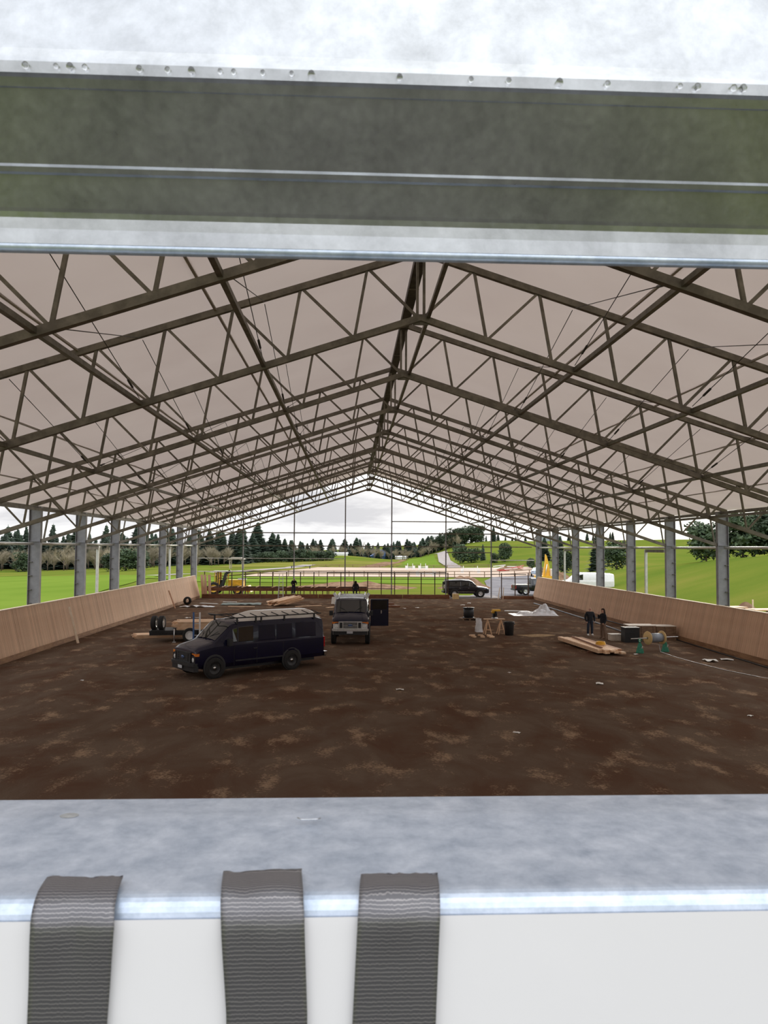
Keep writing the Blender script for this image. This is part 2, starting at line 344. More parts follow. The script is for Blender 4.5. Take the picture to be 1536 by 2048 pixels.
ORD = ['', 'first', 'second', 'third', 'fourth', 'fifth', 'sixth', 'seventh', 'eighth', 'ninth', 'tenth', 'eleventh', 'twelfth', 'thirteenth', 'fourteenth', 'fifteenth', 'sixteenth', 'seventeenth', 'eighteenth', 'nineteenth', 'twentieth', 'twenty-first', 'twenty-second']
# ================================================================ the setting: land
BAY = 6.83; HW = 18.32; LEN = 12*BAY
ZB, SB, ZT, ST = 11.54, .3315, 13.35, .3204
def land(x, y):
    z = -2.5*sstep(25, 110, -x)
    z += 5.0*sstep(21.5, 47, x)*(1-sstep(85, 175, y))*(.75+.25*sstep(20, 70, 140-y))
    z += (8.3+1.5*sstep(60, 160, x))*sstep(165, 330, y)*sstep(18, 66, x)
    z += 2.2*math.exp(-((x+6)/17)**2-((y-300)/40)**2)
    z += 1.5*math.exp(-((x-45)/16)**2-((y-330)/40)**2)
    if y > 60 and abs(x) > 22: z += .25*mnoise.noise(Vector((x*.05, y*.05, 0)))*sstep(22, 35, abs(x))
    if abs(x) < 21 and -20 < y < 90: z -= .12*(1-sstep(84, 90, y))
    return z
def axis_pts(segs):
    out = []
    for a, b, n in segs: out += [a+(b-a)*i/n for i in range(n)]
    out.append(segs[-1][1]); return out
gx = axis_pts([(-900, -200, 14), (-200, -40, 32), (-40, -21, 10), (-21, 21, 14), (21, 70, 36), (70, 200, 26), (200, 900, 14)])
gy = axis_pts([(-300, -20, 10), (-20, 60, 30), (60, 95, 24), (95, 380, 100), (380, 900, 14), (900, 1900, 5)])
g = MB()
for y in gy:
    for x in gx: g.v.append((x, y, land(x, y)))
nxx = len(gx)
for j in range(len(gy)-1):
    for i in range(nxx-1):
        a = j*nxx+i; g.f.append((a, a+1, a+nxx+1, a+nxx)); g.sm.append(True)
o = g.build('ground', 'grass'); struct(o, 'rolling green pasture around the open arena')
def drape(name, poly, m, lift=.05, label=None, res=26, ry=None):   # quad patch (4 corners) laid on the land
    P = [Vector((*p, 0)) for p in poly]
    mb = MB(); ry = ry or res
    def fn(u, v):
        p = (P[0]*(1-u)+P[1]*u)*(1-v)+(P[3]*(1-u)+P[2]*u)*v
        return (p.x, p.y, land(p.x, p.y)+lift)
    mb.grid(res, ry, fn); return struct(mb.build(name, m), label)
def ribbon(name, path, wid, m, lift=.06, label=None):
    mb = MB(); n = len(path); i0 = 0
    for k, p in enumerate(path):
        a = Vector(path[max(k-1, 0)]); b = Vector(path[min(k+1, n-1)]); d = (b-a).normalized(); s = Vector((d.y, -d.x))
        w_ = wid[k] if hasattr(wid, '__len__') else wid
        for q in (-.5, -.17, .17, .5):
            x, y = Vector(p)+s*(q*w_); mb.v.append((x, y, land(x, y)+lift))
    for k in range(n-1):
        for j in range(3): mb.f.append((k*4+j, k*4+j+1, k*4+j+5, k*4+j+4)); mb.sm.append(True)
    return struct(mb.build(name, m), label)
drape('left_crop_field', [(-160, 60), (-27, 60), (-38, 150), (-160, 225)], 'crop', .08, 'bright green crop field beside the arena', 40)
drape('far_crop_field', [(-27, 118), (12, 113), (15, 137), (-40, 137)], 'crop', .07, 'bright green strip before the sand arena')
drape('sand_arena', [(-21.7, 139.6), (32.5, 138.5), (45, 198), (-12.5, 204)], 'sand', .10, 'pale sand outdoor riding arena')
drape('dry_field', [(-40, 206), (8, 206), (20, 262), (-30, 262)], 'drygrass', .06, 'yellowing grass behind the sand arena')
drape('green_field_plot', [(10.5, 207), (23, 207), (33, 325), (23, 325)], 'crop', .08, 'bright green plot running away behind the sand arena')
ribbon('soil_strip_path', [(23.5+(-18)*0, 205), (17, 260), (24, 300)][::-1] if False else [(3, 206), (12, 262), (19, 320)], 5.5, 'soil', .07, 'brown tilled strip beside the green plot')
ribbon('farm_track', [(26, 204), (30, 260), (36, 318), (30, 350)], 4.0, 'gravel', .09, 'grey farm track running to the far trees')
ribbon('asphalt_drive', [(14.6, 84.5), (18, 92), (20.5, 104), (24, 122), (29.5, 137), (37, 146), (50, 158), (70, 170)], [7, 7.5, 7.5, 9, 12, 9, 6, 6], 'asphalt', .09, 'grey asphalt drive curving past the arena')
ribbon('gravel_path_field_side', [(-24, 20), (-24, 84)], 4.5, 'gravel', .06, 'gravel path along the field side of the arena')
ribbon('orange_soil_edge', [(-27, 137), (-20, 160), (-12, 206), (-8, 212)], [2.5, 2.5, 4, 2], 'drygrass', .13)
ribbon('grey_side_track', [(-40, 150), (-26, 168), (-17, 200), (-14, 230)], 4, 'gravel', .09, 'grey track past the pavilion')
drape('girt_reflection_strip', [(-7.5, -26), (4, -26), (6, .2), (-9, .2)], 'added_ground', .16, 'unseen dark ground strip added outside the near end to darken the girt reflection', 10)  # unseen strip, added so the overhead girt mirrors a dark centre between green sides
# mounds of soil
def mound(name, cx, cy, rx, ry, h, label, m='soil', seed=0):
    mb = MB()
    def fn(u, v):
        a = u*2*PI; r = v
        x = cx+rx*r*math.cos(a); y = cy+ry*r*math.sin(a)
        hh = h*(1-sstep(0, 1, r))*(1+.45*mnoise.noise(Vector((x*.9+seed, y*.9, 0)))) - .05*r
        return (x, y, land(x, y)+hh)
    mb.grid(28, 9, fn)
    return tag(mb.build(name, m), label, 'soil mound')
mound('soil_berm', -1.5, 103, 10, 7, .75, 'long low brown berm of turned soil behind the brown posts', seed=1)
mound('soil_heap', 13.4, 102, 4.2, 4, 1.55, 'brown soil heap behind the dark sports utility vehicle', seed=5)
mound('soil_heap', 26.3, 107.5, 4.2, 5, 2.1, 'brown soil heap beside the asphalt drive, next to the yellow boom', seed=9)
mound('soil_heap', 25.6, 52.6, 1.7, 1.5, 1.35, 'small brown soil heap by the plank table under the grassy hill', seed=13)
# ================================================================ floor
mb = MB()
def fl(u, v):
    x = -17.45+34.9*u; y = .5+82.4*v
    return (x, y, .008*mnoise.noise(Vector((x*.6, y*.6, 2))))
mb.grid(60, 140, fl)
struct(mb.build('floor', 'dirt'), 'dark brown dirt arena floor with tan gravel patches')
mb = MB().grid(10, 4, lambda u, v: (8.4+5.9*u, 81.5+4.5*v, .03)); struct(mb.build('trim_1', 'gravel'), 'gravel apron at the gap in the end kerb')
# ================================================================ roof membrane
mb = MB()
def roof(u, v):
    x = -18.75+37.5*u; y = .42+v*(LEN+.35-.42)
    ph = (y/BAY) % 1.0
    z = ZT+.13-ST*abs(x) - .10*math.sin(PI*ph)**2*min(1., abs(x)/2)
    return (x, y, z)
mb.grid(24, 84, roof)
struct(mb.build('ceiling', 'fabric'), 'pale translucent fabric roof over the trusses')
# ================================================================ trusses
def make_truss():
    t = thing('roof_truss', '', 'truss')
    for s in (-1, 1):
        MB().bar((0, 0, ZB), (s*(HW-.28), 0, ZB-SB*(HW-.28)), .15, .17).build('bottom_chord', 'steel', t)
        MB().bar((0, 0, ZT), (s*(HW+.25), 0, ZT-ST*(HW+.25)), .15, .17).build('top_chord', 'steel', t)
        for k in range(1, 11):
            xb = 1.79*k; xt = xb-.34
            zb = ZB-SB*xb; zt = ZT-ST*xt
            if xb < HW-.3: MB().bar((s*xb, 0, zb), (s*xt, 0, zt), .075, .075).build('web_post', 'steel', t)
            xb0 = 1.79*(k-1) if k > 1 else .05
            MB().bar((s*xb0, 0, ZB-SB*xb0), (s*xt, 0, zt), .07, .07).build('web_diagonal', 'steel', t)
    MB().bar((-.09, 0, ZB-.12), (-.09, 0, ZT), .07, .1).bar((.09, 0, ZB-.12), (.09, 0, ZT), .07, .1).build('king_post', 'steel', t)
    MB().box((0, 0, ZB-.05), (.42, .03, .3)).build('gusset_plate', 'steel', t)
    return t
tr = make_truss()
trusses = {}
for i in range(1, 13):
    t = tr if i == 12 else copy_tree(tr)
    t.location = (0, i*BAY if i < 12 else LEN-.1, 0)
    n = 13-i
    t['label'] = 'olive grey steel roof truss, %s from the open gable end' % ORD[n]
    t['group'] = 'roof trusses'
# ---------------------------------------------------------------- columns
def make_column():
    c = thing('steel_column', '', 'column')
    top = ZT-ST*HW-.1
    MB().box((0, 0, top/2), (.56, .02, top)).build('web', 'column', c)
    MB().box((-.29, 0, top/2), (.025, .26, top)).build('inner_flange', 'column', c)
    MB().box((.29, 0, top/2), (.025, .26, top)).build('outer_flange', 'column', c)
    MB().box((0, 0, .015), (.75, .4, .03)).build('base_plate', 'column', c)
    MB().box((0, -.02, ZB-SB*(HW-.3)), (.56, .18, .03)).build('stiffener', 'column', c)
    for k in range(6):
        MB().box((.19, -.07, .9+.72*k), (.17, .12, .022)).build('girt_clip', 'strut', c)
    return c
cp = make_column()
first = True
for i in range(3, 13):
    for s, side in ((-1, 'flat-field'), (1, 'grassy-hill')):
        c = cp if first else copy_tree(cp); first = False
        c.location = (s*HW, i*BAY if i < 12 else LEN-.1, -.02)
        c.rotation_euler = (0, 0, 0)
        if s < 0: c.scale = (-1, 1, 1)
        else: c.scale = (1, 1, 1)
        c['label'] = 'grey steel column, %s from the open gable end, on the %s side' % (ORD[13-i], side)
        c['group'] = 'steel columns'
# ---------------------------------------------------------------- longitudinal members
def long_tube(name, x, z, wd, ht, m, label, cat, group=None, y0=.9, y1=LEN):
    o = MB().box((0, (y1-y0)/2, 0), (wd, y1-y0, ht)).build(name, m, None, (x, y0, z)); return tag(o, label, cat, group)
SX = [4.2, 7.43, 10.9, 14.4]
for s, side in ((-1, 'flat-field'), (1, 'grassy-hill')):
    for k, x in enumerate(SX):
        long_tube('roof_strut', s*x, ZB-SB*x+.02, .11, .11, 'strut', 'long dark strut along the truss bottoms, %s out from the ridge on the %s side' % (ORD[k+1], side), 'strut', 'roof struts')
    for k, x in enumerate([5.5, 9.1, 12.7, 16.2]):
        long_tube('roof_purlin', s*x, ZT-ST*x+.05, .07, .05, 'purlin', 'pale purlin under the roof fabric, %s out from the ridge on the %s side' % (ORD[k+1], side), 'purlin', 'roof purlins')
    long_tube('eave_strut', s*(HW-.02), ZT-ST*HW-.16, .16, .16, 'strut', 'long eave strut over the columns on the %s side' % side, 'strut')
    for i in range(5, 12):
        o = MB().tube([(0, -BAY/2+.17, 0), (0, BAY/2-.17, 0)], .075, 8).build('eave_girt', 'girt', None, (s*(HW+.05), (i+.5)*BAY, 5.42))
        tag(o, 'pale side girt between the %s and %s columns from the open gable end, %s side' % (ORD[12-i], ORD[13-i], side), 'girt', 'side girts')
rb = thing('ridge_beam', 'wide dark beam running along the roof ridge', 'beam', (0, .9, ZT-.1))
MB().box((0, (LEN-.9)/2, 0), (.30, LEN-.9, .2)).build('beam_body', 'ridge', rb)
for k in range(20): MB().box((0, 2+k*4.0, -.106), (.33, .1, .015)).build('splice_plate', 'strut', rb)
long_tube('ridge_strut', .2, ZB+.02, .10, .10, 'strut', 'dark strut along the truss peaks below the ridge beam', 'strut')
# crossed bracing rods with turnbuckles between neighbouring trusses
xm = {}
for i in range(2, 11):
    for s, side in ((-1, 'flat-field'), (1, 'grassy-hill')):
        for k, x in enumerate(SX[:3]):
            if k not in xm:
                zlo, zhi = ZB-SB*x+.14, ZT-ST*x-.14; xm[k] = []
                for a, b in ((Vector((.012, .1, zlo)), Vector((.012, BAY-.1, zhi))), (Vector((-.012, .1, zhi)), Vector((-.012, BAY-.1, zlo)))):
                    d = b-a; f0 = .1 if b.z > a.z else .84
                    xm[k].append((MB().tube([a, b], .011, 5).mesh('rod', 'wire'), MB().tube([a+d*f0, a+d*(f0+.06)], .032, 6).mesh('turnbuckle', 'wire')))
            o = thing('cross_brace', 'crossed rods, %s to %s truss from the open gable, %s %s strut' % (ORD[12-i], ORD[13-i], ORD[k+1], side), 'brace', (s*x, i*BAY, 0), 0, 'roof cross braces')
            for me, tb_ in xm[k]: put('turnbuckle', tb_, put('rod', me, o))
# ---------------------------------------------------------------- kick walls of leaning boards
bw = .19; zb0, zb1 = .26, 2.30; xb0, xb1 = 17.43, 17.92
lean = math.atan2(xb1-xb0, zb1-zb0); blen = math.hypot(xb1-xb0, zb1-zb0)
bm_ = [MB().box((0, 0, blen/2), (.03+.004*k, bw-.006, blen)).mesh('board', 'board') for k in range(3)]
nb = int((LEN-1.2-33)/bw)
for s, side in ((-1, 'left'), (1, 'right')):
    back = MB().bar((s*(xb0+.05), 1, zb0), (s*(xb0+.05), LEN-1.2, zb0), .06, .12).bar((s*(xb1+.05), 1, zb1-.1), (s*(xb1+.05), LEN-1.2, zb1-.1), .06, .12)
    wl = back.build('wall_'+side, 'sill'); struct(wl, 'leaning kick wall of pale vertical boards, %s side of the arena' % ('flat-field' if s < 0 else 'grassy-hill'))
    for k in range(nb):
        y = LEN-1.2-bw*(k+.5)
        put('board', bm_[R.randrange(3)], wl, (s*(xb0+R.uniform(-.003, .003)), y, zb0), rot=(0, s*lean, 0))
    y1 = LEN-1.2-bw*nb
    st = MB()
    for k in range(int((y1-1)/bw)):
        yy = y1-bw*(k+.5); c = Vector((s*(xb0+xb1)/2, yy, (zb0+zb1)/2)); st.box(c, (.03, bw-.006, blen), (0, s*lean, 0))
    o = st.build('near_boards', 'board', wl); o['kind'] = 'stuff'
    MB().box((s*(xb0+.04), (LEN-1.2+1)/2, .12), (.10, LEN-2.2, .28)).build('sill_beam', 'sill', wl)
    for k in range(14):
        MB().box((s*(xb1+.06), 1+(k+.5)*(LEN-2.2)/14, zb1+.02), (.20, (LEN-2.2)/14-.01, .04)).build('top_cap', 'cap', wl)
# ---------------------------------------------------------------- framed openings along the sides
for s, y, side, n in ((-1, 7.62*BAY, 'flat-field', 'fifth'), (-1, 10.62*BAY, 'flat-field', 'second'), (1, 7.72*BAY, 'grassy-hill', 'fifth'), (1, 10.7*BAY, 'grassy-hill', 'second')):
    d = thing('door_frame', 'pale steel door post with header by the %s column from the open gable end, %s side' % (n, side), 'door frame', (s*(HW+.35), y, land(s*(HW+.35), y)), 0, 'side door frames')
    MB().box((0, 0, 2.7), (.16, .16, 5.4)).build('jamb', 'girt', d)
    MB().box((0, -1.6, 5.33), (.12, 3.2, .2)).build('header', 'steel', d)
# ================================================================ far gable end
GY = LEN-.05
def pv(name, x, z0, z1, m, label, group):
    o = MB().box((0, 0, (z1-z0)/2), (.13, .16, z1-z0)).build(name, m, None, (x, GY+.2, z0)); return tag(o, label, 'post', group)
for k, x in enumerate([-13.23, -7.85, -2.43, 2.52, 8.34, 13.23]):
    g_ = thing('gable_post', 'tall thin grey wind post in the open gable, %s from the flat-field corner' % ORD[k+1], 'post', (x, GY+.2, 0), 0, 'gable wind posts')
    zt = ZT-ST*abs(x)
    MB().box((0, 0, zt/2), (.12, .12, zt)).build('shaft', 'column', g_)
    MB().box((0, 0, .02), (.3, .3, .04)).build('base_plate', 'column', g_)
def gg(x0, x1, z, m, label, t=.10):
    o = MB().box(((x1-x0)/2, 0, 0), (x1-x0, .08, t)).build('gable_girt', m, None, (x0, GY+.08, z)); tag(o, label, 'girt', 'gable girts')
gg(-15.4, 15.2, 6.84, 'steel', 'grey gable girt crossing the whole gable above eave height')
gg(-17.9, 17.6, 5.46, 'steel', 'grey gable girt crossing the whole gable at eave height')
gg(-17.9, -2.43, 4.12, 'girt', 'pale thin gable girt at tree-top height beside the flat-field corner', .07)
gg(-17.9, -13.3, 2.72, 'girt', 'short pale gable girt over the yellow machine', .09)
gg(-13.2, 8.3, 2.70, 'steel', 'dark gable girt just above the brown posts', .09)
gg(2.55, 9.8, 8.12, 'steel', 'highest gable girt, right of the ridge')
gg(8.4, 13.2, 4.85, 'steel', 'short dark gable girt above the vehicle gap')
gg(13.3, 17.9, 4.05, 'girt', 'short pale gable girt beside the grassy-hill corner', .09)
gg(13.3, 17.0, 2.55, 'steel', 'short dark gable girt over the asphalt drive', .08)
EY = 80.6
kb = thing('end_kerb', 'red brown timber kerb beam along the open gable end', 'kerb', (0, EY, 0))
for a, b in ((-17.2, -11.2), (-11.18, -5.2), (-5.18, -1.0), (-.98, 3.6), (3.62, 8.55)):
    MB().box(((a+b)/2, 0, .22), (b-a-.01, .14, .44)).build('beam', 'rust', kb)
k2 = thing('end_kerb', 'short red brown timber kerb beam beside the grassy-hill kick wall', 'kerb', (0, EY, 0))
MB().box((15.75, 0, .17), (3.4, .14, .34)).build('beam', 'rust', k2)
px = [-17.03, -15.62, -14.21, -12.8, -11.28, -9.97, -8.52, -7.07, -5.67, -4.27, -2.85, -1.47, -.04, 1.4, 2.81, 4.22, 5.61, 7.05, 8.44, 14.14, 15.59, 17.0]
for k, x in enumerate(px):
    o = MB().box((0, 0, 1.36), (.09, .09, 2.72)).box((0, 0, .02), (.2, .2, .04)).build('steel_post', 'postbrown', None, (x, 81.1, 0))
    tag(o, 'thin dark brown post along the open gable end, %s from the flat-field corner' % ORD[k+1], 'post', 'brown posts along the gable end')
for k, (a, b, z) in enumerate([(-11.28, 8.44, 2.02), (-4.27, 8.44, 2.66), (-.04, 2.81, 1.0), (14.14, 17.0, 2.1), (-15.6, -11.4, 2.05)]):
    o = MB().box(((b-a)/2, 0, 0), (b-a, .05, .06)).build('post_rail', 'postbrown', None, (a, 81.18, z))
    tag(o, ['thin brown rail joining the brown posts at shoulder height', 'thin brown rail joining the tops of the brown posts', 'short low brown rail between three brown posts', 'short brown rail on the posts beside the asphalt drive', 'thin brown rail behind the yellow machine posts'][k], 'rail', 'rails on the brown posts')
wf = thing('stud_wall', 'half built red brown timber wall frame standing on the end kerb', 'timber frame', (0, EY+.32, 0))
MB().box((-8.6, 0, .92), (17.0, .12, .34)).build('ledger', 'rust', wf)
MB().box((-8.6, .45, 1.12), (17.0, .10, .16)).build('back_plate', 'postbrown', wf)
for k in range(27):
    MB().box((-17+k*.645, 0, .52), (.09, .1, 1.02)).build('stud', 'rust', wf)
blk = [MB().bar((-.42, -.12, 0), (.05, .1, .13), .16, .05).mesh('brace_block', 'lumber'), MB().bar((-.05, -.12, .02), (.3, .12, .15), .14, .05).mesh('brace_block', 'lumber')]
for k, x in enumerate([-15.9, -15.1, -14.4, -13.5, -12.7, -11.6, -9.6, -8.4, -7.9, -7.2, -6.6, -5.9, -5.2, -4.3, -2.9, -1.5]):
    put('brace_block', blk[k % 2], wf, (x, -.05, 1.12))
for k, x in enumerate([-17.05, -16.75, -16.35]):
    o = MB().box((0, 0, 1.0), (.27, .035, 2.0)).build('end_wall_board', 'board', None, (x, EY-.16, .43 if k else .43))
    o.rotation_euler = (-.05, -.09+.02*k, 0)
    tag(o, 'pale board standing on the end kerb in the flat-field corner', 'board', 'first boards of the end wall')
# ================================================================ near gable end, at arm's length
def arc(cx, cz, r, a0, a1, n=7): return [(cx+r*math.cos(a0+(a1-a0)*i/n), cz+r*math.sin(a0+(a1-a0)*i/n)) for i in range(n+1)]
def thick(prof, t):   # offset an open polyline to a closed strip
    n = len(prof); off = []
    for k in range(n):
        a = Vector(prof[max(k-1, 0)]); b = Vector(prof[min(k+1, n-1)]); d = (b-a).normalized()
        off.append((prof[k][0]-d.y*t, prof[k][1]+d.x*t))
    return prof+off[::-1]
YN = .46; G0, G1 = CX-3.2, CX+4.6
# lower girt: flat top, near bend turned down
zl = CZ-.2048
low = [(.648, zl-.002), (.60, zl), (.54, zl), (YN+.013, zl)]+arc(YN+.013, zl-.013, .013, PI/2, PI)[1:]+[(YN, zl-.05), (YN, zl-.065)]
lg = thing('channel_girt', 'flat bluish galvanised girt with tape strips over its front edge', 'girt', ((G0+G1)/2, 0, 0))
mb = MB(); mb.extrude(thick(low, .0025), -(G1-G0)/2, (G1-G0)/2, 'x', True, False); mb.build('channel', 'galv', lg)
# upper girt: near flange turned up, underside with a pressed rib, far lip turned down
def fp(t, n=0.): return (.56+.045*t-.88*n, CZ+.347-.0844*t-.47*n)
up = [(.575, CZ+.56), (.562, CZ+.367), (.5585, CZ+.3585), (.5578, CZ+.3545), fp(0, .0012), fp(.03), fp(.095), fp(.105, -.0012), fp(.64, -.0012), fp(.66, .0022), fp(.70, .0022), fp(.72, -.0012), fp(.97), fp(1.0), (.6065, CZ+.2585), (.6075, CZ+.250), (.608, CZ+.2385)]
lip = arc(.6125, CZ+.2375, .0052, PI, 2*PI, 8)
zu = CZ+.3505
ug = thing('channel_girt', 'galvanised girt overhead with water drops along its front edge', 'girt', ((G0+G1)/2, 0, 0))
mb = MB(); mb.extrude(thick(up, .0025), -(G1-G0)/2, (G1-G0)/2, 'x', True, False); mb.build('channel', 'galv_over', ug)
mb = MB(); mb.extrude(lip+[(.6125, CZ+.2425)], -(G1-G0)/2, (G1-G0)/2, 'x', True, True); mb.build('rolled_lip', 'galv', ug)
for x, n_ in ((-4.9, 'flat-field'), (2.55, 'grassy-hill')):
    g_ = thing('end_post', 'steel post carrying the near wall girts on the %s side' % n_, 'post', (x, .76, 0)); MB().box((0, 0, 5.6), (.2, .16, 11.2)).build('shaft', 'column', g_); MB().box((0, 0, .02), (.4, .4, .04)).build('base_plate', 'column', g_)
# white wall membrane below the lower girt
mb = MB()
def shf(u, v):
    x = -17.2+34.4*u; z = .0+(CZ-.2141)*v
    return (x, YN-.003-.0015*math.sin(x*7)*(1-v), z)
mb.grid(120, 30, shf)
for i in range(120):
    pass
struct(mb.build('wall_near', 'sheet'), 'white membrane end wall fixed under the galvanised girt')
# duct tape
def tape(top, mid, bot, label, seed, yt):
    rr = random.Random(seed); mb = MB(); nx, ny = 14, 60; path = []
    # path over the flat, round the bend, down the sheet : (Y,Z) by arc length
    seg = [(yt, zl+.0032), (YN+.013, zl+.0032)]+[(a, b) for a, b in arc(YN+.011, zl-.0145, .0178, PI/2, PI, 8)][1:]
    seg += [(YN-.0068, zl-.03), (YN-.0068, zl-.2)]
    Ls = [0]
    for a, b in zip(seg, seg[1:]): Ls.append(Ls[-1]+math.dist(a, b))
    def at(l):
        for k in range(len(seg)-1):
            if l <= Ls[k+1]: t = (l-Ls[k])/(Ls[k+1]-Ls[k]); return tuple(seg[k][q]+(seg[k+1][q]-seg[k][q])*t for q in (0, 1))
        return seg[-1]
    uvs = []
    for j in range(ny+1):
        for i in range(nx+1):
            u = i/nx; l = Ls[-1]*(j/ny)**1.25
            y, z = at(l)
            f1 = min(1, l/.04); f2 = max(0, min(1, (l-.04)/.055))
            xl = top[0]+(mid[0]-top[0])*f1; xl += (bot[0]-mid[0])*f2
            xr = top[1]+(mid[1]-top[1])*f1; xr += (bot[1]-mid[1])*f2
            x = CX+xl+(xr-xl)*u
            if j == 0: y += rr.uniform(-.0012, .0012)+(.004 if seed == 2 else -.001)*u-(.0015 if seed == 3 and u > .9 else 0)
            wv = .0022*math.sin(u*PI*1.3+seed)*math.sin(l*55+seed*2)*max(0, 1-abs(l-.03)/.05)
            if z > zl: z += abs(wv)
            else: y -= abs(wv)
            mb.v.append((x, y, z)); uvs.append((u*.25, l*1.4))
    for j in range(ny):
        for i in range(nx):
            a = j*(nx+1)+i; mb.f.append((a, a+1, a+nx+2, a+nx+1)); mb.sm.append(True)
    o = mb.build('tape_strip', 'tape'); me = o.data
    ul = me.uv_layers.new(name='UVMap')
    for lp in me.loops: ul.data[lp.index].uv = uvs[lp.vertex_index]
    md = o.modifiers.new('s', 'SOLIDIFY'); md.thickness = .0006; md.offset = 1
    tag(o, label, 'tape', 'duct tape strips')
tape((-.1827, -.1371), (-.179, -.1323), (-.1797, -.1355), 'grey duct tape strip whose top end slants and curls, next to the girt stain', 1, .486)
tape((-.0774, -.029), (-.0727, -.025), (-.0685, -.0227), 'darkest grey duct tape strip with ragged top edge, between the two others', 2, .490)
tape((.0079, .0554), (.0056, .0531), (.0031, .051), 'grey duct tape strip with a frayed corner beside the bare white sheet', 3, .486)
# water drops on the upper girt
dm = MB().lathe([(.0001, -.0022), (.0011, -.0019), (.0018, -.0009), (.0019, .0001), (.0015, .0012), (.0007, .0019), (.0001, .0021)], 10).mesh('water_drop', 'drop')
for x in [-.2, -.1817, -.1733, -.1644, -.1316, -.1145, -.1, -.0825, -.0743, -.0565, -.0388, -.0266, .028, .0726, .0963, .1283, .1588, .2052, .2163, .2397, .2458]:
    o = put('water_drop', dm, None, (CX+x*1.2, .5560, zu-.0002), sc=R.uniform(.9, 1.5)); tag(o, 'clear water drop hanging under the front bend of the overhead girt', 'water drop', 'water drops on the girt')
mb = MB(); mb.tube([(CX-.038, .585, zl+.0035), (CX-.034, .578, zl+.0045), (CX-.029, .582, zl+.0032), (CX-.024, .580, zl+.004), (CX-.021, .584, zl+.0033)], .0005, 5)
tag(mb.build('metal_shaving', 'alum'), 'tiny curled metal shaving on the flat galvanised girt', 'shaving')
mb = MB().lathe([(.0001, .0003), (.0055, .0001), (.007, 0)], 14); o = mb.build('mud_stain', 'stain', lg, (CX-.212-(G0+G1)/2, .604, zl+.0002)); o.scale = (1, .8, 1)
# ================================================================ vehicles
def loft(stn, rings, capF=True, capR=True):
    """stn: list of (x, z0, zb, zr, w, wr); rings -> points (half section, bottom centre to roof centre)"""
    S = []
    for (x, z0, zb, zr, w, wr) in stn:
        hh = zr-zb
        S.append([(x, 0, z0), (x, w*.88, z0), (x, w*.985, z0+.16), (x, w, z0+(zb-z0)*.55), (x, w*.985, zb), (x, w*.985-.03*min(1, hh/.3), zb+.05*min(1, hh/.3)), (x, wr+.015, zr-.16*min(1, hh/.5)), (x, wr-.05, zr-.05*min(1, hh/.5)), (x, wr*.72, zr), (x, 0, zr+.025)])
    return S
def loft_mesh(S):
    mb = MB(); n = len(S); m = len(S[0])
    for st in S:
        for p in st: mb.v.append(p)
        for p in st[-2:0:-1]: mb.v.append((p[0], -p[1], p[2]))
    k = 2*m-2
    for i in range(n-1):
        for j in range(k): mb.f.append((i*k+j, (i+1)*k+j, (i+1)*k+(j+1) % k, i*k+(j+1) % k)); mb.sm.append(True)
    mb.f.append(tuple(range(k))); mb.f.append(tuple((n-1)*k+j for j in range(k-1, -1, -1))); mb.sm += [False, False]
    return mb
def lerp(a, b, t): return tuple(a[i]+(b[i]-a[i])*t for i in range(3))
def pane(S, i0, i1, j0, j1, side, u0, u1, v0, v1, off=.012):
    """quad on the loft between stations i0..i1 and ring points j0..j1"""
    def P(u, v):
        a = lerp(S[i0][j0], S[i1][j0], u); b = lerp(S[i0][j1], S[i1][j1], u); p = lerp(a, b, v); return Vector((p[0], p[1]*side, p[2]))
    q = [P(u0, v0), P(u1, v0), P(u1, v1), P(u0, v1)]
    nrm = (q[1]-q[0]).cross(q[3]-q[0]).normalized()
    if nrm.y*side < 0 and abs(nrm.y) > .3: nrm = -nrm
    if abs(nrm.y) <= .3 and nrm.z < 0: nrm = -nrm
    c = sum(q, Vector())/4
    mb = MB(); inn = []
    for p in q: inn.append(p+(c-p).normalized()*.03+nrm*off)
    qq = [p+nrm*.002 for p in q]
    mb.face(inn)
    for k in range(4): mb.face([qq[k], qq[(k+1) % 4], inn[(k+1) % 4], inn[k]])
    return mb
def wheel_meshes(r, w, rimm, n=28):
    ty = MB().lathe([(r*.62, -w*.5), (r*.9, -w*.5), (r*.98, -w*.42), (r, -w*.25), (r, w*.25), (r*.98, w*.42), (r*.9, w*.5), (r*.62, w*.5)], n, 'y').mesh('tyre', 'rubber')
    rm = MB().lathe([(0.001, w*.30), (r*.16, w*.33), (r*.2, w*.30), (r*.46, w*.28), (r*.56, w*.40), (r*.64, w*.42), (r*.64, -w*.4), (r*.3, -w*.2), (0.001, -w*.2)], n, 'y').mesh('rim', rimm)
    hb = MB().lathe([(0.001, w*.44), (r*.12, w*.43), (r*.16, w*.3)], 14, 'y').mesh('hub_cap', 'chrome')
    return ty, rm, hb
def wheels(par, axles, hw, r, w, rimm):
    ms = wheel_meshes(r, w, rimm)
    arch = MB().lathe([(r*.97, .004), (r*1.13, .006), (r*1.18, 0)], 28, 'y').mesh('wheel_arch', 'trim')
    for x in axles:
        for s in (1, -1):
            wl = put('wheel', ms[0], par, (x, s*(hw-w*.30), r), rz=0 if s > 0 else PI)
            put('rim', ms[1], wl); put('hub_cap', ms[2], wl)
            a = put('wheel_arch', arch, par, (x, s*(hw+.004), r+.04), rz=0 if s > 0 else PI)
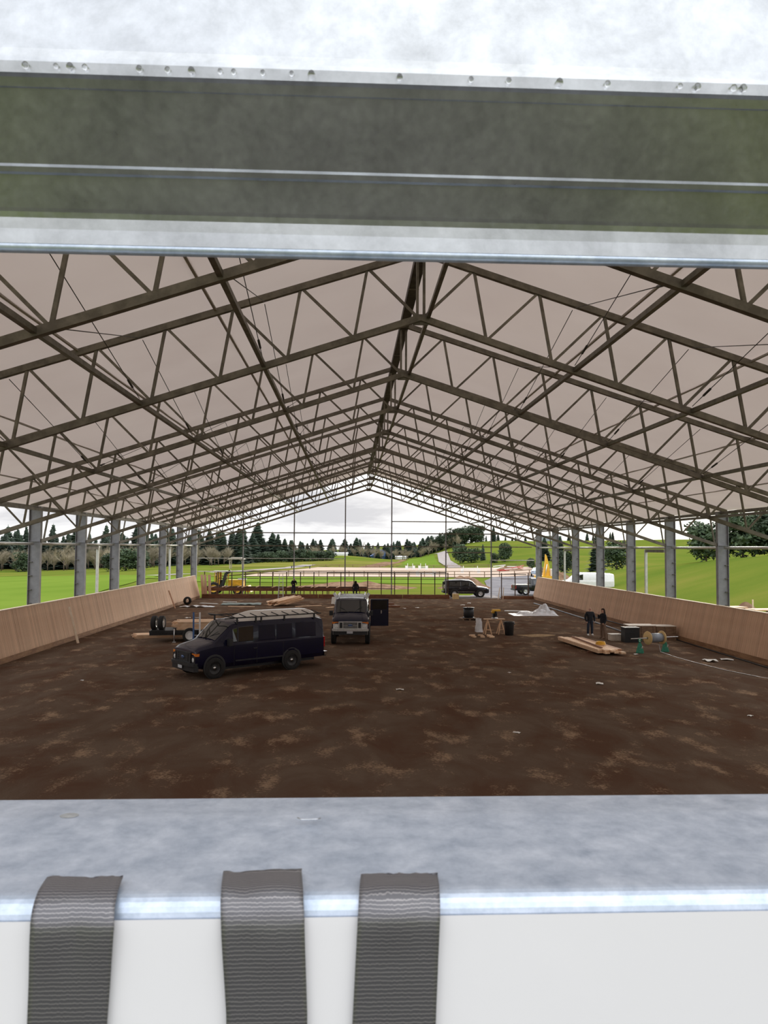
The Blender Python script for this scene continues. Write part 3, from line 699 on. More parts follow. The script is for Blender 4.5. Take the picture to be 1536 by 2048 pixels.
VAN = [(-3.02, .42, 1.18, 1.90, .93, .80), (-2.95, .40, 1.20, 2.02, .985, .87), (-2.6, .40, 1.20, 2.09, 1.0, .905), (-1.4, .40, 1.20, 2.13, 1.01, .92), (.30, .38, 1.20, 2.13, 1.01, .92),
       (1.16, .38, 1.20, 2.10, 1.01, .91), (1.40, .38, 1.20, 2.04, 1.01, .88), (2.12, .38, 1.19, 1.38, 1.0, .84), (2.25, .38, 1.17, 1.32, 1.0, .84), (2.80, .40, 1.08, 1.19, .985, .82), (2.93, .44, .98, 1.08, .95, .80), (2.97, .46, .85, .92, .93, .78)]
def van(loc, rz, label, front, rack, open_door, sc=1.0, lift=0., wr=.40):
    v = thing('cargo_van', label, 'van', loc, rz); v.scale = (sc, sc, sc)
    S = loft(VAN, 0); ob_ = loft_mesh(S).build('body', 'navy', v); ob_.data.set_sharp_from_angle(angle=math.radians(28))
    # windscreen, between stations 6 and 7, across the roof rings
    a0, a1, b0, b1 = S[6][7], S[7][7], S[6][8], S[7][8]
    mb = MB()
    def ws(u, w_):
        t = .06+.88*w_
        e = lerp(S[6][7], S[7][7], t); c = lerp(S[6][9], S[7][9], t)
        y = (2*u-1)*(e[1]-.02); k = 1-abs(2*u-1)**3
        z = e[2]+(c[2]-e[2])*k+.014
        return (e[0]+.006+.02*k, y, z)
    mb.grid(10, 5, ws); mb.build('windscreen', 'glass', v)
    for s in (1, -1):
        pane(S, 4, 5, 5, 6, s, .22, 1.02, .08, .92).build('door_window', 'glass', v)
        pane(S, 5, 6, 5, 6, s, .22, .98, .08, .90).build('quarter_window', 'glass', v)
        for (u0, u1) in ((.04, .47), (.53, .97)):
            pane(S, 3, 4, 5, 6, s, u0-.02, u1, .06, .92, .02).build('side_panel', 'navy', v)
        pane(S, 2, 3, 5, 6, s, .02, .9, .06, .92, .02).build('side_panel', 'navy', v)
        mb = MB().box((1.62, s*1.10, 1.34), (.12, .2, .26)).bar((1.62, s*.95, 1.30), (1.62, s*1.05, 1.30), .04, .04); m_ = mb.build('wing_mirror', 'trim', v)
        MB().box((1.555, s*1.10, 1.34), (.012, .17, .22)).build('mirror_glass', 'chrome', m_)
        MB().box((.42, s*1.015, 1.02), (.16, .03, .04)).build('door_handle', 'chrome' if front == 'chrome' else 'trim', v)
        MB().box((-3.0, s*.90, 1.02), (.06, .14, .42)).build('tail_lamp', 'redlens', v)
        for x_ in (1.36, .34, -.9): MB().box((x_, s*1.004, .80), (.012, .016, .74)).build('door_seam', 'trim', v)
        MB().box((-.2, s*1.012, .60), (3.0, .02, .05)).build('side_moulding', 'trim', v)
    ch = 'brightwork' if front == 'chrome' else 'trim'
    gr = MB().box((2.975, 0, .80), (.07, 1.16, .34)).build('grille', 'trim', v)
    fr = MB().box((3.0, 0, .98), (.06, 1.22, .06)).box((3.0, 0, .63), (.06, 1.22, .05)).box((3.0, .60, .80), (.06, .06, .38)).box((3.0, -.60, .80), (.06, .06, .38)).box((3.0, .40, .80), (.05, .04, .34)).box((3.0, -.40, .80), (.05, .04, .34))
    fr.build('grille_surround', ch, gr)
    for z in (.72, .80, .88): MB().box((3.012, 0, z), (.03, .80, .028)).build('grille_bar', ch, gr)
    bd = MB().lathe([(.0001, .012), (.1, .010), (.115, 0)], 20, 'x').build('badge', 'bluefg', v, (3.035, 0, .80)); bd.scale = (1, 1.15, .5)
    cu = bpy.data.curves.new('badge_text', 'FONT'); cu.body = 'Ford'; cu.size = .12; cu.align_x = 'CENTER'; cu.align_y = 'CENTER'; cu.extrude = .002
    to = bpy.data.objects.new('tmp', cu); col.objects.link(to); dg = bpy.context.evaluated_depsgraph_get(); me = bpy.data.meshes.new_from_object(to.evaluated_get(dg)); bpy.data.objects.remove(to)
    me.materials.append(M['chrome']); put('badge_lettering', me, v, (3.05, 0, .80), rot=(PI/2, 0, PI/2))
    for s in (1, -1):
        hl = MB().box((2.955, s*.77, .75), (.06, .30, .26)).build('headlamp', 'lens' if front == 'chrome' else 'rim', v)
        MB().lathe([(.001, .012), (.07, .008), (.085, 0)], 14, 'x').build('lamp_bowl', 'lens', hl, (2.987, s*.76, .74))
        MB().box((2.93, s*.78, .93), (.07, .31, .10)).box((2.84, s*.945, .93), (.22, .05, .10)).build('indicator', 'amber', v)
    MB().extrude([(2.9, -.98), (3.04, -.94), (3.12, -.7), (3.14, 0), (3.12, .7), (3.04, .94), (2.9, .98)], .50, .62, 'z').build('front_bumper', ch if front == 'chrome' else 'trim', v)
    MB().extrude([(2.85, -.95), (3.02, -.90), (3.08, 0), (3.02, .90), (2.85, .95)], .30, .50, 'z').build('front_valance', 'trim', v)
    MB().box((3.12, -.02, .46), (.02, .32, .16)).build('number_plate', 'plate', v)
    rbm = MB().box((-3.10, 0, .52), (.16, 1.9, .16)).build('rear_bumper', 'chrome', v); MB().box((-3.12, 0, .43), (.12, 1.7, .08)).build('bumper_step', 'trim', rbm)
    MB().box((-.2, 0, .32), (5.0, 1.3, .14)).build('underbody', 'trim', v)
    for s in (1, -1): MB().bar((2.13, s*.1, 1.40), (1.86, s*.62, 1.72), .02, .02).build('wiper', 'trim', v)
    MB().box((.4, .25, 1.1), (.3, 1.0, .6)).build('seat_back', 'trim', v)
    if rack == 'ladder':
        # pale raised roof moulding behind the rack
        mb = MB()
        def cap(u, t):
            x = -2.88+4.1*u; e = min(1, (1-u)/.34, u/.10+.25); y = (2*t-1)*.86; k = max(0, 1-abs(2*t-1)**3.2)
            return (x, y, 2.075+.33*k*(sstep(0, 1, e))+.02*(u-.5))
        mb.grid(22, 14, cap); mb.build('roof_moulding', 'cream', v)
        rk = MB()
        for s in (1, -1): rk.tube([(-2.85, s*.90, 2.22), (1.35, s*.90, 2.24)], .025, 6)
        rk.tube([(1.35, -.9, 2.24), (1.7, -.5, 2.34), (1.7, .5, 2.34), (1.35, .9, 2.24)], .022, 6)
        ro = rk.build('roof_rack', 'trim', v)
        for k in range(9):
            MB().tube([(-2.75+k*.5, .9, 2.23), (-2.55+k*.5, .62, 2.36)], .02, 6).tube([(-2.75+k*.5, .9, 2.23), (-2.25+k*.5, .9, 2.23)], .022, 6).build('rack_bar', 'trim' if k % 2 else 'rim', ro)
        for x_ in (-2.5, -1.0, .1, .35, 1.2):
            for s in (1, -1): MB().bar((x_, s*.90, 2.0), (x_, s*.90, 2.23), .06, .05).build('rack_foot', 'trim', ro)
    else:
        ro = MB().bar((-1.6, .74, 2.26), (1.2, .74, 2.26), .06, .1).build('roof_rack', 'alum', v); MB().bar((-1.6, -.74, 2.26), (1.2, -.74, 2.26), .06, .1).build('rack_rail', 'alum', ro)
        for x_ in (-1.4, -.2, 1.0): MB().bar((x_, -.86, 2.2), (x_, .86, 2.2), .06, .05).build('rack_bar', 'alum', ro)
        for s in (1, -1):
            MB().bar((1.1, s*.80, 2.12), (1.05, s*.98, 2.40), .06, .15).build('rack_arm', 'alum', ro)
    if lift:
        for ch_ in v.children: ch_.location.z += lift
    wheels(v, (2.2, -1.32), 1.0, wr, .27, 'rim')
    if open_door:
        d = MB().box((0, 0, .78), (.06, 1.05, 1.55)).build('open_door', 'navy', v, (-.55, 1.05+.53, .42+lift)); d.rotation_euler = (0, 0, .12)
        MB().box((.035, 0, 1.22), (.012, .86, .5)).build('door_window', 'glass', d); MB().box((.04, .1, .82), (.02, .06, .18)).build('door_handle', 'chrome', d)
    return v
rzv = math.atan2(-2.42, -3.05)
vdir = Vector((math.cos(rzv), math.sin(rzv))); vleft = Vector((-vdir.y, vdir.x))
fw = Vector((-7.44, 31.63)); rw = Vector((-4.39, 34.05)); vs_ = 1.06
mid = (fw+rw)/2; c0 = mid-vdir*(.44*vs_)-vleft*(.88*vs_)
van((c0.x, c0.y, .004), rzv, 'dark navy cargo van with black ladder rack, parked across the dirt', 'black', 'ladder', False, vs_)
van((-1.74, 45.2, .004), -PI/2-.03, 'dark cargo van with chrome grille and an open side door', 'chrome', 'ladder_bars', True, 1.02, .26, .45)

def car(name, label, loc, rz, stn, glassq, axles, hw, r, paint, rim='alloy', extra=None, sc=1, cat='car'):
    v = thing(name, label, cat, loc, rz); v.scale = (sc, sc, sc)
    S = loft(stn, 0); ob_ = loft_mesh(S).build('body', paint, v); ob_.data.set_sharp_from_angle(angle=math.radians(28))
    for (i0, i1, u0, u1, v0, v1) in glassq:
        for s in (1, -1): pane(S, i0, i1, 5, 6, s, u0, u1, v0, v1).build('side_window', 'glass', v)
    wheels(v, axles, hw, r, .24, rim)
    if extra: extra(v, S)
    return v
SUVS = [(-2.42, .55, 1.05, 1.15, .86, .72), (-2.36, .42, 1.08, 1.66, .92, .62), (-2.05, .40, 1.08, 1.84, .945, .68), (-.6, .38, 1.08, 1.88, .95, .70), (.35, .38, 1.07, 1.82, .95, .68), (.62, .38, 1.06, 1.72, .95, .66), (1.15, .38, 1.04, 1.18, .95, .74), (1.7, .40, 1.02, 1.12, .94, .76), (2.25, .42, .92, 1.02, .90, .74), (2.42, .48, .80, .86, .84, .66)]
def suv_extra(v, S):
    mb = MB()
    def ws(u, w_):
        t = .06+.86*w_; e = lerp(S[5][7], S[6][7], t); c = lerp(S[5][9], S[6][9], t); y = (2*u-1)*(e[1]-.02); k = 1-abs(2*u-1)**3
        return (e[0]+.02*k, y, e[2]+(c[2]-e[2])*k+.014)
    mb.grid(8, 4, ws); mb.build('windscreen', 'glass', v)
    MB().box((-2.42, 0, 1.42), (.05, 1.15, .42), (0, .15, 0)).build('rear_window', 'glass', v)
    MB().box((-2.30, 0, 1.845), (.34, 1.25, .05)).build('rear_spoiler', 'chrome', v)
    for s in (1, -1):
        MB().box((-2.40, s*.80, 1.15), (.10, .18, .38)).build('tail_lamp', 'lens', v)
        MB().box((2.32, s*.70, .84), (.20, .30, .16)).build('headlamp', 'lens', v)
        MB().box((-.1, s*.965, .58), (1.9, .02, .05)).build('side_moulding', 'chrome', v)
        MB().box((-.2, s*.66, 1.93), (2.2, .04, .04)).build('roof_rail', 'chrome', v)
        MB().box((.98, s*1.02, 1.14), (.14, .2, .14)).build('wing_mirror', 'chrome', v)
        for x_ in (-.75, .2): MB().box((x_, s*.962, .98), (.16, .02, .03)).build('door_handle', 'chrome', v)
    MB().box((2.40, 0, .66), (.10, 1.0, .34)).build('grille', 'chrome', v)
    MB().box((-2.45, 0, .55), (.14, 1.6, .2)).build('rear_bumper', 'trim', v)
car('sports_utility_vehicle', 'black sports utility vehicle parked side-on in the gap of the end kerb', (10.65, 83.4, .05), 0.02, SUVS, [(2, 3, .12, .98, .1, .9), (3, 4, .04, .97, .1, .9), (4, 5, .1, 1.9, .12, .8)], (1.47, -1.35), .95, .39, 'blackpaint', extra=suv_extra, cat='car')
PKS = [(-2.9, .55, 1.02, 1.06, .88, .84), (-2.85, .5, 1.06, 1.10, .93, .88), (-1.1, .45, 1.08, 1.12, .95, .9), (-1.05, .42, 1.08, 1.12, .95, .9), (-.95, .42, 1.08, 1.86, .95, .68), (.6, .42, 1.07, 1.86, .95, .68), (1.3, .42, 1.06, 1.2, .95, .76), (2.6, .45, .98, 1.1, .93, .76), (2.8, .5, .82, .9, .88, .7)]
def pk_extra(v, S):
    for s in (1, -1): MB().box((-2.88, s*.86, .88), (.08, .14, .36)).build('tail_lamp', 'redlens', v)
    MB().box((-2.0, 0, 1.12), (1.7, 1.7, .05)).build('bed_cover', 'trim', v); MB().box((-2.0, .92, 1.13), (1.7, .06, .04)).build('bed_rail', 'alum', v); MB().box((-2.0, -.92, 1.13), (1.7, .06, .04)).build('bed_rail', 'alum', v); MB().box((-2.95, 0, .58), (.14, 1.7, .18)).build('rear_bumper', 'trim', v)
    for s in (1, -1): MB().box((2.7, s*.68, .86), (.16, .3, .2)).build('headlamp', 'lens', v)
car('pickup_truck', 'dark grey pickup truck with red tail lamp half behind the kick wall end', (19.6, 87.2, .1), .05, PKS, [(4, 5, .05, .95, .1, .9)], (1.8, -1.75), .95, .40, 'blackpaint', extra=pk_extra, cat='pickup truck')
SED = [(-2.2, .5, .9, .95, .8, .7), (-2.1, .4, .95, 1.02, .86, .74), (-1.5, .38, .95, 1.08, .88, .76), (-.9, .36, .95, 1.42, .89, .6), (.2, .36, .95, 1.45, .89, .6), (1.0, .36, .93, 1.0, .89, .72), (1.9, .4, .85, .88, .86, .7), (2.15, .45, .7, .74, .8, .62)]
def sed_extra(v, S):
    for s in (1, -1): MB().box((2.1, s*.62, .66), (.1, .28, .12)).build('headlamp', 'lens', v); MB().box((-2.16, s*.62, .8), (.08, .26, .14)).build('tail_lamp', 'redlens', v)
    MB().box((.62, 0, 1.22), (.02, 1.2, .5), (0, -1.0, 0)).build('windscreen', 'glass', v)
car('parked_car', 'pale blue car parked on the asphalt drive', (30.6, 133.6, land(30.6, 133.6)+.1), 1.35, SED, [(3, 4, .0, .97, .1, .9)], (1.35, -1.3), .88, .32, 'paleblue', extra=sed_extra)
S2 = [(a, b, c, d, e_, f) for (a, b, c, d, e_, f) in VAN]
def wv_extra(v, S):
    for s in (1, -1):
        MB().box((2.95, s*.77, .78), (.06, .3, .3)).build('headlamp', 'lens', v)
        MB().box((-.4, s*.78, 2.17), (3.2, .05, .05)).build('roof_rail', 'alum', v)
    MB().box((3.0, 0, .56), (.1, 1.8, .14)).build('front_bumper', 'trim', v)
car('parked_van', 'white van behind the kick wall on the grassy-hill side', (26.2, 90.5, land(26.2, 90.5)-.05), PI-.12, S2, [(5, 6, -2.3, .5, .1, .9)], (2.2, -1.32), 1.0, .4, 'white', rim='rim', extra=wv_extra, cat='van')
# ---------------------------------------------------------------- yellow machines
t = thing('backhoe_loader', 'yellow backhoe loader with white cab roof behind the half built end wall', 'machine', (-16.0, 87.4, 0), 0)
MB().box((1.35, 0, 1.25), (1.7, 1.3, .75)).build('engine_hood', 'yellow', t); MB().box((0, 0, .75), (3.6, .9, .4)).build('chassis', 'trim', t)
for x in (-.95, -.55, .35):
    for y in (-.6, .6): MB().box((x, y, 1.75), (.09 if x != -.55 else .28, .09, 1.5)).build('cab_pillar', 'yellow', t)
MB().box((-.3, 0, 2.56), (1.75, 1.5, .13)).build('cab_roof', 'white', t)
MB().box((-.98, 0, 1.9), (.04, 1.1, 1.0)).build('cab_glass', 'glass', t); MB().box((-.3, 0, 1.35), (.5, .5, .5)).build('seat', 'trim', t)
MB().bar((-.1, -.75, 1.0), (.35, -.85, 2.4), .3, .3).bar((.35, -.85, 2.4), (.85, -.85, 2.62), .34, .3).bar((-.4, -.8, 1.1), (.0, -.8, .6), .3, .3).build('digger_arm', 'trim', t)
MB().bar((1.2, .7, 1.2), (2.6, .7, .7), .14, .2).build('loader_arm', 'yellow', t); MB().bar((1.2, -.7, 1.2), (2.6, -.7, .7), .14, .2).build('loader_arm', 'yellow', t); MB().extrude([(2.5, .3), (3.1, .3), (2.8, 1.0), (2.5, .95)], -1.1, 1.1, 'y').build('bucket', 'yellow', t)
MB().box((2.0, 0, 1.7), (.9, 1.1, .12)).build('hood_top', 'white', t)
wm = wheel_meshes(.7, .4, 'yellow'); wm2 = wheel_meshes(.5, .32, 'yellow')
for x, ms, r in ((-1.0, wm, .7), (1.6, wm2, .5)):
    for s in (1, -1):
        wl = put('wheel', ms[0], t, (x, s*.95, r), rz=0 if s > 0 else PI); put('rim', ms[1], wl)
ex = thing('excavator', 'yellow excavator with raised boom behind the far grassy-hill column', 'machine', (23.8, 100, land(23.8, 100)))
MB().box((0, 0, 1.25), (2.8, 2.2, .9)).build('house', 'yellow', ex); MB().box((0, 0, .8), (1.4, 1.4, .2)).build('turntable', 'trim', ex)
for s in (1, -1): MB().extrude([(-1.5, .35), (-1.2, 0), (1.2, 0), (1.5, .35), (1.2, .7), (-1.2, .7)], s*1.0-.25, s*1.0+.25, 'y').build('track', 'trim', ex)
MB().box((.85, -.6, 2.1), (.9, .9, 1.0)).build('cab', 'white', ex)
MB().extrude([(-.45, 1.5), (.5, 1.5), (.42, 3.0), (.1, 4.3), (-.05, 4.5), (-.1, 3.4)], -.22, .22, 'y').build('boom', 'yellow', ex, (-.15, -.2, 0)); MB().tube([(-.3, -.5, 1.6), (-.05, -.5, 3.2)], .06, 8).build('ram', 'alum', ex)
# ---------------------------------------------------------------- lumber trailer
tl = thing('flatbed_trailer', 'black flatbed trailer loaded with lumber behind the navy van', 'trailer', (-10.6, 44.6, 0), .14)
MB().box((.2, 0, .58), (5.4, 1.9, .14)).build('deck', 'trim', tl); MB().box((2.45, -.2, .95), (.8, 1.5, .62)).build('tool_box', 'bin', tl)
for s in (1, -1): MB().box((.2, s*.8, .45), (5.4, .08, .14)).build('frame_rail', 'trim', tl)
MB().tube([(-1.15, -1.05, 0.02), (-1.15, -1.05, .75)], .035, 8).box((-1.15, -1.05, .02), (.18, .18, .04)).build('jack_leg', 'alum', tl)
wm3 = wheel_meshes(.40, .26, 'white')
for x, y in ((-2.25, -.62), (-1.85, -.74)):
    wl = put('wheel', wm3[0], tl, (x, y, 1.06), rz=-PI/2-.2); put('rim', wm3[1], wl)
MB().box((-2.05, -.68, .66), (.7, .8, .06)).build('tyre_rack', 'trim', tl)
for x in (-.3, .75):
    for s in (1, -1):
        wl = put('wheel', wm3[0], tl, (x, s*1.08, .40), rz=0 if s > 0 else PI); put('rim', wm3[1], wl)
plk = [MB().box((0, 0, 0), (l_, .235, .045)).mesh('lumber_plank', 'lumber') for l_ in (2.7, 3.1, 3.4)] + [MB().box((0, 0, 0), (3.6, .235, .045)).mesh('lumber_plank', 'lumber_red')]
def planks(cx, cy, z0, rz, nx, ny, label, group, ms, jit=.12, pitch=.245, lay=.05, jr=.03):
    for j in range(ny):
        for i in range(nx):
            off = (i-(nx-1)/2)*pitch; a = rz+R.uniform(-jr, jr)*(j+1)/ny
            lx = R.uniform(-jit, jit)
            x = cx-math.sin(rz)*off+math.cos(rz)*lx; y = cy+math.cos(rz)*off+math.sin(rz)*lx
            o = put('lumber_plank', ms[R.randrange(len(ms))], None, (x, y, z0+lay*j+.024), a)
            tag(o, label, 'plank', group)
planks(-10.30, 44.68, .655, .14, 7, 9, 'fresh sawn plank in the load on the flatbed trailer', 'planks on the trailer', plk[:2], jr=.0, jit=.12)
planks(-13.0, 46.2, 0.0, .34, 5, 4, 'fresh sawn plank in the low stack on the dirt behind the trailer', 'planks beside the trailer', plk[:2], jr=.0)
ld = thing('extension_ladder', 'blue and silver extension ladder leaning on the trailer behind the navy van', 'ladder', (-10.15, 42.35, 0), 0)
for s in (-1, 1): MB().bar((s*.17, 0, 0), (s*.17-.12, .55, 1.70), .09, .12).build('rail', 'bluefg' if s < 0 else 'alum', ld)
for k in range(5): t_ = .12+.19*k; MB().bar((-.17-.12*t_, .55*t_, 1.62*t_), (.17-.12*t_, .55*t_, 1.62*t_), .04, .04).build('rung', 'alum', ld)
# ================================================================ people
def person(name, label, loc, rz, J, mats, hair=None, sc=1.0, extra=None):
    """J: joints dict name->(x,y,z,r); one skinned body, region colours by nearest limb"""
    E_ = [('pel', 'sp1'), ('sp1', 'sp2'), ('sp2', 'nk'), ('nk', 'hd0'), ('hd0', 'hd1'), ('hd1', 'hd2'),
          ('sp2', 'shL'), ('shL', 'elL'), ('elL', 'wrL'), ('wrL', 'paL'), ('sp2', 'shR'), ('shR', 'elR'), ('elR', 'wrR'), ('wrR', 'paR'),
          ('pel', 'hpL'), ('hpL', 'knL'), ('knL', 'anL'), ('anL', 'toL'), ('pel', 'hpR'), ('hpR', 'knR'), ('knR', 'anR'), ('anR', 'toR')]
    reg = {'hd0': 'skin', 'hd1': 'skin', 'hd2': 'skin', 'nk': 'top', 'paL': 'skin', 'paR': 'skin', 'wrL': 'top', 'wrR': 'top', 'elL': 'top', 'elR': 'top', 'shL': 'top', 'shR': 'top', 'sp1': 'top', 'sp2': 'top', 'hpL': 'leg', 'hpR': 'leg', 'knL': 'leg', 'knR': 'leg', 'anL': 'leg', 'anR': 'leg', 'toL': 'shoe', 'toR': 'shoe'}
    J = dict(J)
    # fingers: five short chains per hand
    fing = []
    for h in 'LR':
        w_ = Vector(J['wr'+h][:3]); p = Vector(J['pa'+h][:3]); d = (p-w_).normalized()
        sd = d.cross(Vector((1, 0, 0))); sd = sd.normalized() if sd.length > .1 else Vector((0, 1, 0))
        for k in range(5):
            o = (k-2)*.017 if k else -.045; ln = (.05, .07, .08, .075, .06)[k]
            b = p+sd*o*.9-d*(.02 if k == 0 else 0); m = b+d*ln*.5+sd*(-.02 if k == 0 else 0); e_ = m+d*ln*.45+Vector((0, -.012, -.006))
            for q, v_ in (('a', b), ('b', m), ('c', e_)): J['f%s%d%s' % (h, k, q)] = (*v_, .0095)
            E_ += [('pa'+h, 'f%s%da' % (h, k)), ('f%s%da' % (h, k), 'f%s%db' % (h, k)), ('f%s%db' % (h, k), 'f%s%dc' % (h, k))]
    names = list(J); idx = {n: i for i, n in enumerate(names)}
    me = bpy.data.meshes.new('b'); me.from_pydata([J[n][:3] for n in names], [(idx[a], idx[b]) for a, b in E_], [])
    ob = bpy.data.objects.new('tmp', me); col.objects.link(ob)
    ob.modifiers.new('s', 'SKIN')
    sv = me.skin_vertices[0].data if me.skin_vertices else None
    if sv is None:
        bpy.context.view_layer.objects.active = ob; sv = me.skin_vertices[0].data
    for n in names:
        r = J[n][3]; sv[idx[n]].radius = (r, r if len(J[n]) < 5 else J[n][4]); sv[idx[n]].use_root = (n == 'pel')
    sb = ob.modifiers.new('u', 'SUBSURF'); sb.levels = 2; sb.render_levels = 2
    dg = bpy.context.evaluated_depsgraph_get(); m2 = bpy.data.meshes.new_from_object(ob.evaluated_get(dg)); bpy.data.objects.remove(ob)
    for k in ('skin', 'top', 'leg', 'shoe'): m2.materials.append(M[mats[k]])
    order = ['skin', 'top', 'leg', 'shoe']
    segs = [(Vector(J[a][:3]), Vector(J[b][:3]), reg.get(b, 'skin')) for a, b in E_]
    for p in m2.polygons:
        c = p.center; best = (9e9, 'top')
        for a, b, g_ in segs:
            d = b-a; t = max(0, min(1, (c-a).dot(d)/max(d.length_squared, 1e-9))); q = (c-a-d*t).length
            if g_ == 'skin' and b.z < J['nk'][2]-.2 and q > .03: q += .3
            if q < best[0]: best = (q, g_)
        g_ = best[1]
        if g_ in ('top', 'leg') : g_ = 'top' if c.z > J['pel'][2]-.03 or g_ == 'top' else 'leg'
        p.material_index = order.index(g_); p.use_smooth = True
    P = thing(name, label, 'person', loc, rz); P.scale = (sc, sc, sc)
    put('body', m2, P)
    h1 = Vector(J['hd1'][:3])
    for s in (-1, 1):   # ears, eyes
        MB().lathe([(.001, -.012), (.02, -.008), (.026, 0), (.02, .008), (.001, .012)], 8, 'x').build('ear', mats['skin'], P, (h1.x+s*.082, h1.y, h1.z))
        MB().lathe([(.001, -.012), (.01, -.006), (.012, 0), (.01, .006), (.001, .012)], 8).build('eye', 'hair', P, (h1.x+s*.032, h1.y-.088, h1.z+.02))
    MB().lathe([(.001, -.03), (.018, -.022), (.012, .01), (.004, .04)], 8).build('nose', mats['skin'], P, (h1.x, h1.y-.098, h1.z-.005))
    MB().box((h1.x, h1.y-.09, h1.z-.05), (.045, .012, .01)).build('mouth', 'redlens', P)
    if hair: hair(P, h1)
    return P
def base_pose():
    return {'pel': (0, 0, .95, .15, .11), 'sp1': (0, .0, 1.12, .175, .13), 'sp2': (0, .01, 1.38, .185, .13), 'nk': (0, .0, 1.50, .06), 'hd0': (0, -.015, 1.575, .075), 'hd1': (0, -.01, 1.65, .088, .098), 'hd2': (0, .0, 1.72, .066, .075),
            'shL': (.20, .01, 1.41, .085), 'elL': (.30, .03, 1.14, .075), 'wrL': (.26, -.06, .93, .055), 'paL': (.235, -.09, .86, .036),
            'shR': (-.20, .01, 1.41, .085), 'elR': (-.30, .03, 1.14, .075), 'wrR': (-.26, -.06, .93, .055), 'paR': (-.235, -.09, .86, .036),
            'hpL': (.10, 0, .88, .10), 'knL': (.125, -.01, .50, .09), 'anL': (.135, .02, .10, .068), 'toL': (.15, -.13, .045, .045),
            'hpR': (-.10, 0, .88, .10), 'knR': (-.125, -.01, .50, .09), 'anR': (-.135, .02, .10, .068), 'toR': (-.15, -.13, .045, .045)}
def short_hair(P, h):
    MB().lathe([(.094, -.01), (.098, .02), (.09, .06), (.06, .095), (.02, .108), (.001, .109)], 14).build('hair', 'greyhair', P, (h.x, h.y+.012, h.z+.012))
def long_hair(P, h):
    mb = MB().lathe([(.103, .035), (.098, .06), (.075, .09), (.03, .108), (.001, .11)], 16)
    def cur(u, v):
        a = PI/2+(u-.5)*math.radians(235-60*v); r = .104+.02*math.sin(PI*v); return (r*math.cos(a), r*math.sin(a)+.05*v, .045-.40*v)
    mb.grid(14, 8, cur); mb.build('hair', 'hair', P, (h.x, h.y+.012, h.z+.012))
person('person', 'person in black jacket and dark jeans standing with hands at the hips on the dirt', (12.83, 46.76, .0), .12, base_pose(), {'skin': 'skin', 'top': 'blackcloth', 'leg': 'denim', 'shoe': 'paper'}, None, 1.0)
pw_ = base_pose(); pw_.update({'elR': (-.27, -.10, 1.17, .055), 'wrR': (-.14, -.22, 1.42, .042), 'paR': (-.11, -.20, 1.52, .034), 'sp2': (0, .01, 1.36, .145, .10), 'shL': (.175, .01, 1.39, .068), 'shR': (-.175, .01, 1.39, .068), 'elL': (.22, .03, 1.13, .055), 'wrL': (.2, -.08, .95, .042), 'paL': (.17, -.13, .9, .034)})
ww = person('person', 'long-haired person in dark jacket and brown trousers holding a hand to the face', (13.14, 45.25, .0), -1.15, pw_, {'skin': 'skin', 'top': 'blackcloth', 'leg': 'browncloth', 'shoe': 'browncloth'}, long_hair, 1.02)
pb_ = base_pose(); pb_.update({'sp2': (0, -.10, 1.33, .165, .11), 'nk': (0, -.17, 1.43, .06), 'hd0': (0, -.2, 1.49, .075), 'hd1': (0, -.22, 1.56, .088, .098), 'hd2': (0, -.22, 1.63, .066, .075), 'shL': (.2, -.12, 1.36, .075), 'shR': (-.2, -.12, 1.36, .075), 'elL': (.30, -.1, 1.1, .06), 'wrL': (.2, -.26, 1.0, .045), 'paL': (.15, -.32, 1.02, .036), 'elR': (-.30, -.1, 1.1, .06), 'wrR': (-.2, -.26, 1.0, .045), 'paR': (-.15, -.32, 1.02, .036)})
person('person', 'person in dark clothes working behind the half built end wall, near the step ladder', (-7.75, 80.56, .445), .4, pb_, {'skin': 'skin', 'top': 'blackcloth', 'leg': 'denim', 'shoe': 'trim'}, short_hair, 1.0)
pk_ = base_pose()
for k_ in list(pk_):
    x, y, z, *r = pk_[k_]
    if k_[:2] in ('hp', 'kn', 'an', 'to'): continue
    pk_[k_] = (x, y, z-.42, *r)
pk_.update({'hpL': (.11, 0, .46, .10), 'knL': (.16, -.36, .48, .075), 'anL': (.15, -.22, .1, .055), 'toL': (.16, -.38, .045, .045), 'hpR': (-.11, 0, .46, .10), 'knR': (-.16, -.3, .10, .075), 'anR': (-.14, .12, .09, .055), 'toR': (-.14, .26, .05, .045)})
person('person', 'person in dark clothes crouching at the end wall beyond the chrome-grilled van', (-1.3, 80.40, .445), PI+.3, pk_, {'skin': 'skin', 'top': 'blackcloth', 'leg': 'denim', 'shoe': 'trim'}, lambda P, h: long_hair(P, h), 1.05)
# ================================================================ site clutter on the dirt
pl5 = [MB().box((0, 0, 0), (5.6, .25, .09)).mesh('lumber_plank', 'lumber'), MB().box((0, 0, 0), (5.2, .25, .09)).mesh('lumber_plank', 'lumber_red')]
planks(10.98, 41.0, .125, PI/2+.09, 5, 2, 'long orange plank in the low stack beside the two standing people', 'planks beside the two people', [pl5[0], pl5[0], pl5[1]], jit=.25, pitch=.262, lay=.10, jr=.0)
for y in (39.2, 42.8):
    o = MB().box((0, 0, .05), (1.35, .1, .09)).build('stack_bearer', 'rust', None, (10.98, y, .004)); tag(o, 'timber bearer under the long orange planks', 'bearer', 'bearers under the orange planks')
o = MB().bar((0, -2.4, 0), (0, 2.5, 0), .09, .05).build('timber_batten', 'rust', None, (10.82, 41.0, .345)); o.rotation_euler = (0, 0, .02); tag(o, 'dark batten lying along the top of the orange planks', 'batten')
cl = MB()
for k in range(4): cl.tube([(.26*math.cos(a*.5236)*(1-.06*k), .26*math.sin(a*.5236)*(1-.06*k), .03+.04*k) for a in range(13)], .022, 6)
